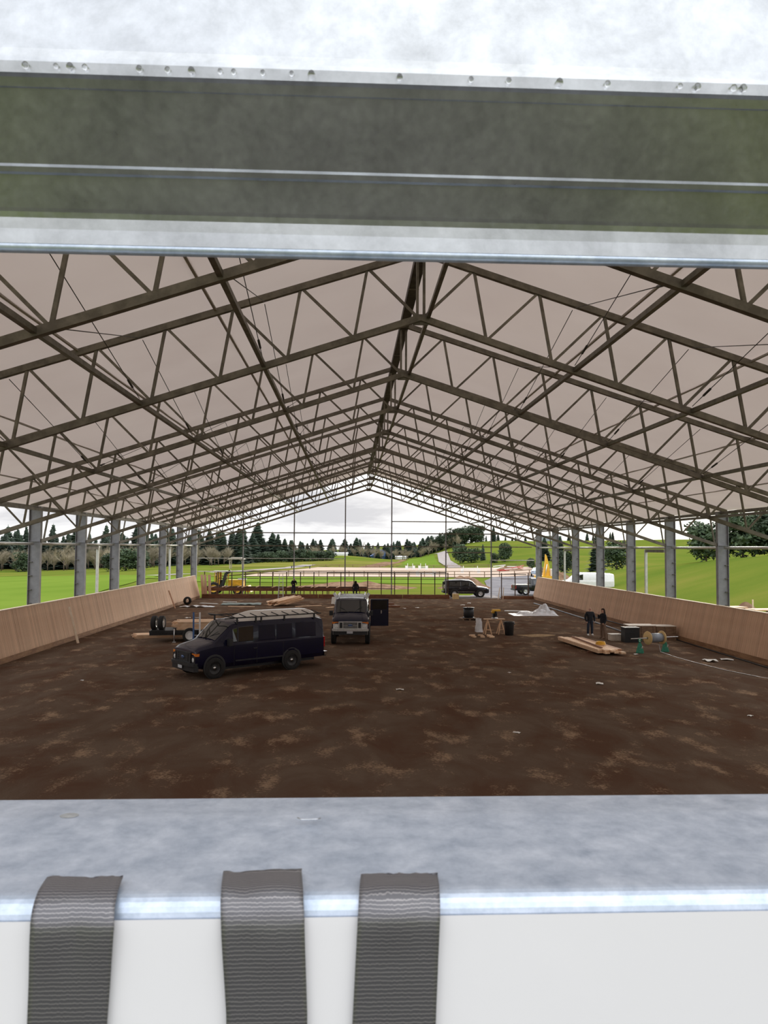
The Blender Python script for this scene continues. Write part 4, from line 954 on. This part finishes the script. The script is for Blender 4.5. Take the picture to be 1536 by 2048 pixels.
tag(cl.build('cable_coil', 'yellow', None, (11.25, 39.95, .325)), 'coil of yellow hose on the orange planks', 'coil')
# cable reel on jack stands
rl = thing('cable_reel', 'plywood cable reel wound with grey cable on a pipe between green stands', 'cable reel', (13.95, 39.5, .74), .32)
for s in (-.45, .45): MB().lathe([(.03, -.02), (.34, -.02), (.35, 0), (.34, .02), (.03, .02)], 28, 'x').build('flange', 'reel', rl, (s, 0, 0))
MB().lathe([(.05, -.43), (.23, -.42), (.24, 0), (.23, .42), (.05, .43)], 24, 'x').build('cable_winding', 'cablegrey', rl)
for s in (-.475, .475): MB().lathe([(.0, 0), (.06, .004), (.06, -.004)], 12, 'x').build('hub', 'trim', rl, (s, 0, 0))
MB().tube([(-1.5, 0, 0), (1.5, 0, 0)], .028, 10).build('axle_pipe', 'alum', rl)
for sx in (-.95, .66):
    x = 13.95+sx*math.cos(.32); y = 39.5+sx*math.sin(.32)
    j = thing('jack_stand', 'green jack stand under the %s end of the reel pipe' % ('longer' if sx < -.8 else 'shorter'), 'jack stand', (x, y, 0), .32, 'jack stands of the reel')
    MB().lathe([(.26, .0), (.26, .03), (.12, .45), (.06, .50), (.06, .60), (.001, .60)], 4).flat().build('stand_body', 'green', j)
    MB().bar((-.07, 0, .60), (-.07, 0, .745), .03, .06).bar((.07, 0, .60), (.07, 0, .745), .03, .06).box((0, 0, .665), (.16, .08, .02)).build('saddle', 'green', j)
    MB().box((0, -.17, .28), (.05, .02, .2), (.42, 0, 0)).build('label_plate', 'paper', j)
# crates and bin by the wall
def crate(x, y, sx, sy, sz, rz, label, m='crate', lid='cratelid', name='wooden_crate'):
    c = thing(name, label, 'crate', (x, y, 0), rz)
    MB().box((0, 0, sz/2), (sx, sy, sz)).build('box', m, c)
    MB().box((0, 0, sz+.02), (sx+.05, sy+.05, .04)).build('lid', lid, c)
    for k in range(3): MB().box((-sx/2+.1+k*(sx-.2)/2, -sy/2-.012, sz/2), (.1, .024, sz)).build('batten', m, c)
    return c
crate(15.14, 44.75, 1.55, 1.0, .86, -.03, 'long brown wooden crate with pale lid beside the black box')
crate(16.64, 45.0, 1.2, .95, .80, -.03, 'brown wooden crate with pale lid against the kick wall')
crate(13.62, 44.6, .62, .5, .34, .05, 'small low box with white lid and side beside the standing people', 'cratelid', 'paper')
tb = thing('tool_chest', 'black tool chest in front of the brown crates', 'chest', (14.22, 43.75, 0), .05); MB().box((0, 0, .4), (.85, .6, .8)).build('chest_body', 'bin', tb); MB().box((0, 0, .83), (.9, .65, .06)).build('lid', 'trim', tb); MB().box((0, -.31, .55), (.3, .03, .05)).build('handle', 'rim', tb)
# waste bin and saw station
wb = thing('rubbish_bin', 'black plastic rubbish bin beside the saw stand', 'bin', (7.92, 47.15, 0)); MB().lathe([(.001, .0), (.24, .0), (.26, .02), (.30, .78), (.30, .80), (.27, .80), (.25, .1), (.001, .08)], 24).build('bin_body', 'bin', wb); MB().lathe([(.29, .76), (.33, .77), (.33, .82), (.28, .82)], 24).build('rim', 'trim', wb)
for s in (-1, 1): MB().box((s*.335, 0, .70), (.05, .16, .06)).build('handle', 'trim', wb)
ss = thing('saw_stand', 'pale timber saw stand with A-shaped legs beside the black bin', 'stand', (7.1, 47.7, 0), .05)
for s in (-.42, .42):
    MB().bar((s-.2, -.25, 0), (s, -.05, .9), .05, .05).bar((s+.2, -.25, 0), (s, -.05, .9), .05, .05).bar((s-.12, -.2, .3), (s+.12, -.2, .3), .04, .04).build('trestle_leg', 'lumber', ss); MB().bar((s-.2, .3, 0), (s, .05, .9), .05, .05).build('trestle_leg', 'lumber', ss)
MB().box((0, 0, .93), (1.3, .34, .06)).build('table', 'lumber', ss)
ms_ = thing('mitre_saw', 'yellow mitre saw clamped on the pale saw stand', 'saw', (7.12, 47.68, .962), .3); MB().lathe([(.001, 0), (.2, 0), (.2, .05), (.001, .06)], 20).build('saw_table', 'alum', ms_); MB().bar((0, .15, .05), (.05, .2, .4), .1, .12).build('saw_arm', 'trim', ms_); MB().lathe([(.001, -.03), (.19, -.03), (.19, .03), (.001, .03)], 22, 'x').build('blade_guard', 'trim', ms_, (.05, 0, .3)); MB().lathe([(.001, -.16), (.09, -.14), (.1, .0), (.001, .02)], 14, 'x').build('motor', 'yellow', ms_, (-.02, .05, .42)); MB().box((.1, -.02, .52), (.5, .2, .12)).build('handle_cover', 'yellow', ms_)
mb = MB()
def pls(u, v):
    a = u*2*PI; r = .25*(1-.35*v)+.05*mnoise.noise(Vector((u*6, v*5, 1)))
    return (r*math.cos(a), .8*r*math.sin(a), .05+.85*v+.06*mnoise.noise(Vector((u*5, v*5, 7))))
mb.grid(20, 10, pls); tag(mb.build('dust_bag', 'plastic', None, (6.12, 47.6, .1)), 'crumpled clear plastic dust bag hanging at the saw stand', 'bag')
for k in range(9):
    o = MB().box((0, 0, .05), (R.uniform(.2, .42), .12, .09)).build('timber_offcut', 'lumber', None, (5.55+.52*(k % 3)+R.uniform(-.03, .03), 45.8+.42*(k//3), .004), R.uniform(-.6, .6)); tag(o, 'short pale timber offcut on the heap before the saw stand', 'offcut', 'offcuts before the saw stand')
mb = MB(); mb.grid(16, 6, lambda u, v: (9.55+1.1*v*math.cos(u*2*PI)*(1+.3*math.sin(u*19)), 46.9+.75*v*math.sin(u*2*PI)*(1+.3*math.sin(u*13)), .010+.03*(1-v)))
tag(mb.build('sawdust_pile', 'sawdust'), 'thin spread of pale sawdust beside the black bin', 'sawdust')
# drum of wire on a pallet
pa = thing('pallet', 'worn timber pallet under the black wire spool', 'pallet', (6.95, 57.3, 0), .1)
for k in range(5): MB().box((0, -.44+.22*k, .12), (1.25, .14, .025)).build('slat', 'crate', pa)
for k in (-1, 0, 1): MB().box((k*.5, 0, .055), (.1, 1.0, .10)).build('runner', 'crate', pa)
sp = thing('wire_spool', 'black spool of wire standing on the timber pallet', 'spool', (6.98, 57.3, .135)); MB().lathe([(.001, 0), (.44, 0), (.44, .05), (.34, .05), (.34, .72), (.44, .72), (.44, .77), (.1, .77), (.1, .6)], 24).build('spool_body', 'bin', sp); MB().lathe([(.34, .07), (.38, .1), (.385, .4), (.38, .68), (.34, .70)], 24).build('wire_winding', 'trim', sp)
o = MB().grid(10, 8, lambda u, v: (.30*(u-.5), .30*(v-.5), .78+.07*mnoise.noise(Vector((u*5, v*5, 3))))).build('label_wrap', 'paper', sp)
# plastic sheeting heap
mb = MB()
def heap(u, v):
    x = 3.6*(u-.5); y = 2.4*(v-.5); e = min(1, 4*min(u, 1-u), 4*min(v, 1-v))
    z = (.25+1.0*sstep(.35, .92, u))*(.55+.6*mnoise.noise(Vector((u*4.5, v*4, 11)))+.25*mnoise.noise(Vector((u*11, v*10, 4))))*e
    return (x+.12*mnoise.noise(Vector((u*6, v*6, 5))), y, max(.012, z*(1 if v > .2 else .6)+.02))
mb.grid(44, 30, heap, sm=False); o = mb.build('plastic_sheeting', 'plastic', None, (12.85, 61.6, 0)); tag(o, 'heap of crumpled white plastic sheeting on the dirt by the kick wall', 'sheeting')
o = MB().bar((0, 0, .08), (1.55, -1.6, .16), .16, .10).build('white_board', 'white', None, (11.15, 64.5, 0)); tag(o, 'long white board lying against the plastic sheeting', 'board')
# pipe and cord along the grassy-hill wall
pts = [(15.9, 74, .05), (16.0, 66, .05), (15.9, 58, .05), (15.7, 52, .05), (15.5, 47.2, .05)]
tag(MB().tube(pts, .045, 8).build('grey_pipe', 'cablegrey'), 'long grey pipe lying on the dirt along the kick wall', 'pipe')
pts = [(14.05, 39.2, .44), (14.0, 38.9, .1), (14.2, 37.6, .02), (14.4, 35.6, .02), (14.7, 33.6, .02), (15.3, 31.6, .02), (16.4, 29.9, .02)]
tag(MB().tube(pts, .014, 6).build('reel_cable', 'alum'), 'pale cable running across the dirt from the plywood reel', 'cable')
pts = [(17.2, 62, .03), (17.27, 52, .03), (17.33, 45, .03), (16.95, 34, .03), (17.0, 25, .03)]
tag(MB().tube(pts, .03, 6).build('black_hose', 'trim'), 'black hose lying at the foot of the kick wall boards', 'hose')
# far lumber heap and scraps
pf = [MB().box((0, 0, 0), (l_, .36, .06)).mesh('lumber_plank', 'lumber') for l_ in (2.4, 2.8, 2.0)] + [MB().box((0, 0, 0), (2.4, .34, .06)).mesh('lumber_plank', 'lumber_red')]
tilt = -.17
for j in range(5):
    yaw = .60+(.16, -.10, .05, -.14, .10)[j]
    for i in range(6-j//2):
        q = Matrix.Rotation(.6, 3, 'Z') @ Matrix.Rotation(tilt, 3, 'Y') @ Matrix.Rotation(yaw-.6, 3, 'Z')
        c = Matrix.Rotation(.6, 3, 'Z') @ Matrix.Rotation(tilt, 3, 'Y') @ Vector((0, 0, .075*j)) + q @ Vector((R.uniform(-.25, .25), (i-2.5)*.39+.15*j, 0))
        o = put('lumber_plank', pf[R.randrange(4)], None, (-7.7+c.x, 71.2+c.y, .30+c.z), rot=q.to_euler()); tag(o, 'sawn plank in the loose heap before the end wall', 'plank', 'loose planks before the end wall')
for (x, y, l_, a, m, lb) in [(-11.5, 69.0, 2.4, -.2, 'lumber', 'single plank lying beside the dull green tarpaulin'), (-5.6, 69.8, 2.6, .55, 'lumber', 'single pale plank lying clear of the plank heap'), (-3.6, 68.2, 1.1, 1.0, 'lumber', 'short pale board end lying before the grey sheets'), (-15.0, 72.6, 2.0, -.5, 'paper', 'white strip lying on the dirt near the end wall'), (-13.4, 74.8, 1.3, .0, 'paper', 'short white strip lying close to the end kerb')]:
    o = MB().box((0, 0, .03), (l_, .25, .05)).build('loose_plank', m, None, (x, y, .005), a); tag(o, lb, 'plank')
mb = MB().grid(20, 12, lambda u, v: (3.6*(u-.5), 2.2*(v-.5), .05+.12*abs(mnoise.noise(Vector((u*5, v*4, 2)))))); tag(mb.build('tarpaulin', 'tarpgreen', None, (-11.9, 72.0, 0), .1), 'dull green tarpaulin spread on the dirt beside the plank heap', 'tarpaulin')
for k, (x, y, m, lb, sx, rx) in enumerate([(-2.9, 72.6, 'paper', 'pale grey sheet leaning on the stack behind the chrome-grilled van', 1.5, .75), (-1.3, 72.5, 'cablegrey', 'blue grey sheet leaning beside the pale sheet', 1.7, .9)]):
    o = MB().box((0, 0, .42), (sx, .03, .84)).build('sheet_panel', m, None, (x, y, .02), 0); o.rotation_euler = (-rx, 0, -.12); tag(o, lb, 'panel')
for k in range(3):
    o = MB().box((0, 0, .09), (2.3-.3*k, .32, .16)).build('timber_beam', 'rust', None, (1.45-.1*k, 68.9+.38*k, .004+(.17 if k == 2 else 0)), .01); tag(o, 'red brown timber beam in the pair beside the open van door' if k < 2 else 'red brown timber beam lying on top of the two others', 'beam', 'beams beside the van door')
# crumpled sheet beside flat-field wall
mb = MB().grid(20, 8, lambda u, v: (3.0*(u-.5), .9*(v-.5), .05+.22*abs(mnoise.noise(Vector((u*4, v*3, 9))))*math.sin(PI*u))); tag(mb.build('crumpled_sheet', 'plastic', None, (-15.3, 68.6, 0), .05), 'crumpled white sheet on the dirt at the foot of the flat-field kick wall', 'sheeting')
mb = MB().lathe([(.2, 0), (.34, .05), (.38, .2), (.34, .35), (.2, .4)], 18, 'y'); tag(mb.build('spare_tyre', 'rubber', None, (-16.6, 71.0, .382), .5), 'black tyre standing at the end of the flat-field kick wall', 'tyre')
for (x0, y0, x1, z1, y1, w_, lb) in [(-16.62, 42.8, -17.36, 1.95, 43.4, .13, 'pale batten leaning on the flat-field kick wall boards, the nearer to the navy van'), (-16.75, 66.6, -17.4, 1.55, 66.9, .13, 'dark batten leaning on the flat-field kick wall near the crumpled sheet')]:
    o = MB().bar((0, 0, .03), (x1-x0, y1-y0, z1), w_, .05).build('leaning_batten', 'lumber_red' if z1 < 1.8 else 'cap', None, (x0, y0, 0)); tag(o, lb, 'batten')
# small scraps on the dirt
scm = [MB().grid(4, 4, lambda u, v: (.26*(u-.5), .2*(v-.5), .02+.05*abs(mnoise.noise(Vector((u*3, v*3, k)))))).mesh('paper_scrap', 'paper') for k in range(3)]
for k, (x, y, s_) in enumerate([(.04, 29.04, 1.1), (8.0, 30.2, 1.4), (-12.4, 31.2, .6), (-13.9, 58, 1.6), (5.0, 33, .6), (13.2, 25.2, 1.5), (15.3, 36.2, 2.6), (16.3, 36.6, 2.2), (4.1, 68.2, 1.4), (2.9, 67.6, 1.2), (12.6, 38.6, .9), (-9.6, 63, 1.2), (8.6, 71.5, 1.6), (9.6, 74, 1.6), (3.0, 22.3, .8), (11.0, 24.4, .7)]):
    o = put('paper_scrap', scm[k % 3], None, (x, y, .0), k*1.3, sc=s_); tag(o, 'pale crumpled scrap lying loose on the dirt floor', 'scrap', 'scraps on the dirt')
# step ladder at the end wall
sl = thing('step_ladder', 'silver step ladder standing at the half built end wall', 'ladder', (-9.0, 79.55, 0))
for s in (-.26, .26): MB().bar((s, 0, 0), (s*.65, .5, 2.55), .05, .08).build('rail', 'alum', sl); MB().bar((s, 1.0, .0) if False else (s, .62, 0), (s*.65, .5, 2.5), .04, .05).build('rear_rail', 'alum', sl)
for k in range(8): t_ = .1+.115*k; w_ = .26-.09*t_; MB().bar((-w_, .5*t_, 2.55*t_), (w_, .5*t_, 2.55*t_), .08, .03).build('step', 'alum', sl)
o = thing('cardboard_box', 'brown box standing beside the rear wheel of the black vehicle', 'box', (9.15, 80.3, 0), .1); MB().box((0, 0, .28), (.6, .5, .55)).build('box_body', 'reel', o); MB().box((0, 0, .57), (.62, .12, .02)).build('tape_band', 'cap', o)
for k in range(2):
    q = MB().bar((0, 0, .02), (.22-.1*k, .2, 1.25), .07, .05).build('propped_stake', 'cap', None, (13.55+.5*k, 79.9, 0)); tag(q, 'pale stake propped against the short end kerb', 'stake', 'stakes at the short kerb')
# plank table under the hill
def trestle(x, y, sx, label):
    z0 = land(x, y); t = thing('plank_table', label, 'table', (x, y, z0), .1)
    MB().box((0, 0, 1.5-z0 if z0 > 0 else 1.5), (sx, 1.1, .08)).build('plank_top', 'lumber', t); h_ = (1.5-z0 if z0 > 0 else 1.5)
    for a in (-sx/2+.2, -sx/6, sx/6, sx/2-.2):
        for b in (-.45, .45): MB().box((a, b, h_/2), (.08, .08, h_)).build('leg', 'postbrown', t)
    return t
trestle(22.6, 50.4, 3.6, 'long pale plank table on dark legs behind the grassy-hill kick wall')
trestle(25.0, 48.5, 2.6, 'shorter plank table beside the soil heap behind the kick wall')
tag(MB().box((0, 0, .9), (.07, .07, 1.9)).build('survey_stake', 'cap', None, (24.6, 49.7, land(24.6, 49.7))), 'thin pale survey stake by the soil heap under the hill', 'stake')
# ================================================================ far land: fences, jumps, buildings
def fence(name, p, q, n, label, m='crate', h=1.2):
    f = thing(name, label, 'fence', (p[0], p[1], 0)); d = Vector((q[0]-p[0], q[1]-p[1]))
    pm = MB().box((0, 0, h/2), (.12, .12, h)).mesh('fence_post', m)
    for k in range(n+1):
        t_ = k/n; put('fence_post', pm, f, (d.x*t_, d.y*t_, land(p[0]+d.x*t_, p[1]+d.y*t_)))
    for z in (h*.5, h*.95):
        r_ = MB()
        for k in range(n):
            a, b = k/n, (k+1)/n; r_.bar((d.x*a, d.y*a, land(p[0]+d.x*a, p[1]+d.y*a)+z), (d.x*b, d.y*b, land(p[0]+d.x*b, p[1]+d.y*b)+z), .05, .12)
        r_.build('fence_rail', m, f)
fence('paddock_fence', (-21, 138.4), (33, 137.4), 20, 'brown rail fence along the near edge of the sand arena')
fence('paddock_fence', (-12, 206), (45, 200), 16, 'brown rail fence along the far edge of the sand arena', 'crate', .8)
fence('paddock_fence', (33.5, 137.6), (46, 198), 14, 'brown rail fence on the hill side of the sand arena')
def jump(x, y, wd, label, n):
    j = thing('horse_jump', label, 'horse jump', (x, y, .1))
    for s in (-1, 1):
        MB().box((s*wd/2, 0, .75), (.12, .12, 1.5)).box((s*wd/2, 0, .05), (.1, .6, .1)).box((s*(wd/2+.3), 0, .5), (.55, .06, .9)).build('wing_standard', 'white', j)
    for k in range(n): MB().tube([(-wd/2, 0, .35+.3*k), (wd/2, 0, .35+.3*k)], .06, 8).build('pole', 'white', j)
jump(23.4, 161.5, 3.0, 'white horse jump with two tall wings in the sand arena', 3)
jump(12.4, 184, 1.2, 'small white horse jump at the far side of the sand arena', 2)
jump(15.6, 185, 1.2, 'second small white jump close to the farm track', 2)
jump(12.2, 143.5, 2.6, 'low white horse jump right behind the near sand arena fence', 1)
b_ = thing('long_bench', 'dark long bench standing in the sand arena', 'bench', (-14, 189, .1)); MB().box((0, 0, .6), (5, .6, .12)).build('seat', 'trim', b_)
for s in (-2.2, 2.2): MB().box((s, 0, .3), (.2, .5, .6)).build('leg', 'trim', b_)
for k in range(9):
    o = MB().bar((-1.6, 0, 0), (1.6, 0, .3*(k % 3)), .16, .16).build('jump_pole', 'white' if k % 2 else 'redlens', None, (35+R.uniform(-2.5, 2.5), 176.2+.42*k, .22+.3*(k % 4)), R.uniform(-.6, .6)); tag(o, 'red or white jump pole in the pile at the sand arena corner', 'pole', 'pile of jump poles')
mound('soil_heap', 36.5, 184.5, 4.5, 3, 1.0, 'low soil heap behind the pile of jump poles', seed=21)
gz = thing('garden_pavilion', 'open timber pavilion with shallow tan roof on the lawn', 'pavilion', (-29.8, 190.8, land(-29.8, 190.8)))
for sx in (-1.5, 1.5):
    for sy in (-1.3, 1.3): MB().box((sx, sy, 1.15), (.18, .18, 2.3)).build('post', 'tanroof', gz)
    MB().bar((sx, -1.3, 1.7), (sx*.6, -1.3, 2.3), .1, .1).build('knee_brace', 'tanroof', gz)
MB().extrude([(-2.0, 2.3), (2.0, 2.3), (1.2, 2.75), (-1.2, 2.75)], -1.8, 1.8, 'y').build('roof', 'tanroof', gz)
def house(name, label, x, y, w_, dp, hw_, hr, rm, wm, win=((0, .2),), cat='house'):
    z = land(x, y); h_ = thing(name, label, cat, (x, y, z))
    MB().box((0, 0, hw_/2), (w_, dp, hw_)).build('walls', wm, h_)
    MB().extrude([(-w_*.56, hw_-.1), (w_*.56, hw_-.1), (0, hw_+hr)], -dp*.55, dp*.55, 'y').build('roof', rm, h_)
    for (a, b) in win:
        f = MB().box((a, -dp*.56, hw_+b), (1.5, .1, 1.4)).build('window', 'white', h_); MB().box((a, -dp*.56-.06, hw_+b), (.9, .06, .8)).build('pane', 'glass', f)
    return h_
house('gabled_house', 'house with blue gable roof and small white window before the woods', 11.8, 345, 9.0, 10, 1.4, 2.9, 'blueroof', 'blueroof', ((0, .9),))
bz = land(80, 322)
lb_ = thing('farm_shed', 'long grey shed on the top of the far green hill', 'shed', (84, 330, land(84, 330)-.3)); MB().box((0, 0, 1.3), (9, 6, 2.6)).build('walls', 'greyroof', lb_); MB().extrude([(-3.6, 2.5), (3.6, 2.5), (0, 3.5)], -4.8, 4.8, 'x').build('roof', 'alum', lb_)
for (x, y, w_, lb2) in [(-6.5, 318, 7, 'low white shed at the far tree line'), (20.5, 340, 5, 'small white shed beside the blue gabled house'), (-16, 300, 3.0, 'tiny white shed on the far grass mound')]:
    h_ = thing('white_shed', lb2, 'shed', (x, y, land(x, y)-.1)); MB().box((0, 0, .6), (w_, 2.5, 1.2)).build('walls', 'white', h_); MB().extrude([(-1.4, 1.15), (1.4, 1.15), (0, 1.6)], -w_/2-.2, w_/2+.2, 'x').build('roof', 'alum', h_)
# ================================================================ trees
def conifer_mesh(seed, slim=1.0):
    r = random.Random(seed); mb = MB(); H = 10.
    for l in range(30):
        t_ = .03+.97*l/30; z = H*t_; rad = (2.9*slim)*(1-t_)**.75+.15
        for b in range(13):
            a = r.uniform(0, 2*PI); rr = rad*r.uniform(.55, 1.12); dz = -.12*rr+r.uniform(-.2, .2)
            c, s = math.cos(a), math.sin(a); w_ = .32*rr+.10
            p0 = (0, 0, z+.25); tip = (c*rr, s*rr, z+dz)
            m1 = (c*rr*.55-s*w_, s*rr*.55+c*w_, z+dz*.4); m2 = (c*rr*.55+s*w_, s*rr*.55-c*w_, z+dz*.4-.12)
            mb.face([p0, m1, tip]); mb.face([p0, tip, m2]); mb.face([m1, (c*rr*.6, s*rr*.6, z-.55), m2])
    mb.face([(-.1, 0, H*.95), (.1, 0, H*.95), (0, 0, H*1.05)])
    return mb.mesh('foliage', 'conifer')
def round_mesh(seed, m='evergreen'):
    r = random.Random(seed); mb = MB()
    cl_ = [(Vector((r.uniform(-2, 2), r.uniform(-2, 2), r.uniform(1.4, 8.2))), r.uniform(1.2, 2.2)) for _ in range(15)]+[(Vector((0, 0, 5)), 2.8), (Vector((0, 0, 2.6)), 2.5)]
    for c, rad in cl_:
        for _ in range(130):
            d = Vector((r.gauss(0, 1), r.gauss(0, 1), r.gauss(0, 1))).normalized(); p = c+d*rad*r.uniform(.75, 1.08)
            a = Vector((r.gauss(0, 1), r.gauss(0, 1), r.gauss(0, 1))).normalized(); b = a.cross(d).normalized(); s_ = r.uniform(.30, .58)
            mb.face([p+a*s_, p+b*s_, p-a*s_]); 
    return mb.mesh('foliage', m)
def bare_mesh(seed):
    r = random.Random(seed); mb = MB(); tw = MB()
    def br(p, d, ln, rad, lev):
        q = p+d*ln
        n = 3
        u = d.cross(Vector((.3, .8, .5))).normalized(); v = u.cross(d)
        i = len(mb.v)
        for o_, rr in ((p, rad), (q, rad*.6)):
            for k in range(n): t_ = 2*PI*k/n; mb.v.append(tuple(o_+u*(rr*math.cos(t_))+v*(rr*math.sin(t_))))
        for k in range(n): mb.f.append((i+k, i+(k+1) % n, i+n+(k+1) % n, i+n+k)); mb.sm.append(False)
        if lev == 0: return
        for k in range(5 if lev > 1 else 7):
            nd = (d+Vector((r.gauss(0, .42), r.gauss(0, .42), r.uniform(.0, .35)))).normalized()
            br(p+d*ln*r.uniform(.22, 1.0), nd, ln*r.uniform(.55, .85), rad*.55, lev-1)
    br(Vector((0, 0, 0)), Vector((0, 0, 1)), 3.0, .10, 4)
    return mb.mesh('foliage', 'baretwig')
trunk = MB().tube([(0, 0, -.5), (0, 0, 3), (0, 0, 8.5)], .22, 7, .05).mesh('trunk', 'trunk')
strunk = MB().tube([(0, 0, -.5), (0, 0, 3.0)], .15, 7, .10).mesh('trunk', 'trunk')
CON = [conifer_mesh(1), conifer_mesh(2, .8), conifer_mesh(3, 1.15)]
RND = [round_mesh(4), round_mesh(5), round_mesh(6)]; BAR = [bare_mesh(7), bare_mesh(8), bare_mesh(9)]
def tree(kind, x, y, h, label, group, wide=1.0):
    s = h/10; z = land(x, y)-.1
    nm = {'c': 'conifer_tree', 'r': 'evergreen_tree', 'b': 'bare_tree'}[kind]
    t = thing(nm, label, 'tree', (x, y, z), R.uniform(0, 6.28), group); t.scale = (s*wide, s*wide, s)
    put('foliage' if kind != 'b' else 'branches', {'c': CON, 'r': RND, 'b': BAR}[kind][R.randrange(3)], t)
    put('trunk', trunk if kind == 'c' else strunk, t)
# woods: crowns kept from growing through one another
ROOM = [(11.8, 345, 6.5), (-6.5, 318, 4), (20.5, 340, 3.5), (-16, 300, 2.5)]
def grow(n, kind, xr, yf, hr, wr, label, group, kr, tall=0.):
    got = 0
    for _ in range(n*14):
        if got >= n: break
        x = R.uniform(*xr); y = yf(x)+abs(R.gauss(0, 1))*kr; h = R.uniform(*hr)+(tall if R.random() < .18 else 0); w_ = R.uniform(*wr)
        rad = {'c': 3.1, 'b': 3.4, 'r': 3.8}[kind]*h/10*w_*(.42 if kind == 'b' else .58)
        if any(abs(x-a) < rad+q and abs(y-b) < rad+q for a, b, q in ROOM): continue
        ROOM.append((x, y, rad)); tree(kind, x, y, h, label, group, w_); got += 1
edge = lambda x: 226+20*min(1, max(0, (-38-x)/112))
grow(115, 'b', (-150, -40), lambda x: edge(x), (8.0, 11.0), (1.0, 1.4), 'bare tan tree in the wood edge beyond the flat crop field', 'bare trees beyond the flat field', 6)
grow(120, 'c', (-165, -36), lambda x: edge(x)+14, (9.5, 12.5), (1.0, 1.5), 'dark conifer rising behind the bare trees beyond the flat field', 'conifers beyond the flat field', 16, 3.5)
grow(90, 'b', (-160, -40), lambda x: edge(x)+4, (8.5, 11), (.9, 1.3), 'bare tan tree deeper in the wood beyond the flat field', 'deeper bare trees beyond the flat field', 20)
for x, y, h in ((-62, 196, 5.0), (-58.5, 197, 6.0), (-55.5, 198, 5.4), (-118, 236, 6), (-112, 234, 7), (-98, 232, 6)):
    tree('r', x, y, h, 'low dark bushy tree at the edge of the flat field wood', 'bushy trees at the wood edge', 1.5)
# far tree line behind the sand arena
grow(80, 'b', (-84, 44), lambda x: 318, (5.5, 8.0), (1.1, 1.6), 'bare grey tree in front of the far conifers', 'far bare trees', 7)
grow(120, 'c', (-90, 40), lambda x: 330, (6.5, 9.2), (1.2, 1.8), 'dark conifer in the far tree line behind the sand arena', 'far conifers behind the sand arena', 22)
for k, (x, h) in enumerate([(-51, 10), (-48, 12.0), (-45, 10.5), (-41.5, 9.5), (-39, 10.5), (-35.5, 13), (-32.5, 12), (-30, 10), (-43, 8), (-37, 8)]):
    tree('c', x*.86, 278+3*(k % 3), h*.82, 'tall dark conifer in the clump behind the garden pavilion', 'conifers behind the pavilion', 1.5)
for k in range(22):
    tree('r', -52+k*2.05, 262+R.uniform(-2, 2), R.uniform(3.0, 4.6), 'low dark hedge tree behind the garden pavilion lawn', 'hedge trees behind the lawn', 1.7)
for k, (x, y, h) in enumerate([(33, 335, 7), (36, 332, 8.5), (39.5, 330, 9.5), (43, 330, 10.5), (46.5, 330, 9.8), (50, 332, 10.4), (53, 330, 9.6), (31, 342, 6), (42, 340, 9), (48, 342, 10)]):
    tree('r', x, y, h*.8, 'round dark evergreen in the grove on the far knoll', 'grove on the far knoll', 1.2)
tree('r', 32.0, 236, 6.6, 'tall dark bushy tree at the foot of the far green hill, beside the farm track', None, 1.1)
tree('r', 35.2, 234, 5.0, 'broad dark bush at the foot of the far green hill', None, 1.7)
tree('c', 39.6, 240, 5.2, 'slim dark conifer standing alone on the lower far hill', None, .8)
tree('r', 43.6, 226, 6.2, 'full dark tree behind the pile of jump poles', None, 1.0)
tree('r', 40.2, 224, 3.2, 'small dark bush beside the full dark tree behind the jump poles', None, 1.2)
tree('r', 43.5, 192, 2.9, 'small rounded dark shrub by the sand arena corner', None, 1.1)
tree('c', 54.5, 222, 6.8, 'broad conifer on the far hill behind the far grassy-hill column', None, 1.5)
tree('c', 58.0, 218, 7.2, 'second broad conifer on the far hill, beside the yellow boom', None, 1.3)
tree('c', 57.5, 318, 6.5, 'sparse conifer on the skyline of the far hill beside the grey shed', None, .9)
for k in range(8): tree('c', 92+3.4*k, 338+R.uniform(-4, 8), R.uniform(3.2, 4.6), 'small conifer on the skyline of the far hill behind the grey shed', 'skyline conifers by the shed', 1.2)
for k in range(14): tree('c', 48+3.5*k, 352+R.uniform(-4, 10), R.uniform(2.4, 3.6), 'little conifer along the top edge of the far hill', 'skyline conifers on the hill', 1.2)
tree('r', 37.8, 141, 4.6, 'olive tree beside the drive between the far columns', None, 1.1)
tree('c', 40.6, 131, 7.2, 'tall spreading dark conifer on the hillside seen between middle columns', None, 1.1)
tree('r', 41.2, 123, 5.0, 'broad olive tree beside the spreading conifer on the hillside', None, 1.5)
tree('r', 43.3, 96, 5.6, 'dark overhanging tree on the crest of the near grassy hill', None, 1.3)
tree('r', 47.0, 94, 6.4, 'second dark tree on the crest of the near hill', None, 1.3)
for k in range(6): tree('r', 50+2.3*k, 93-3*k, R.uniform(6.5, 8.5), 'dark evergreen in the row along the near hill crest', 'row on the near hill crest', 1.3)
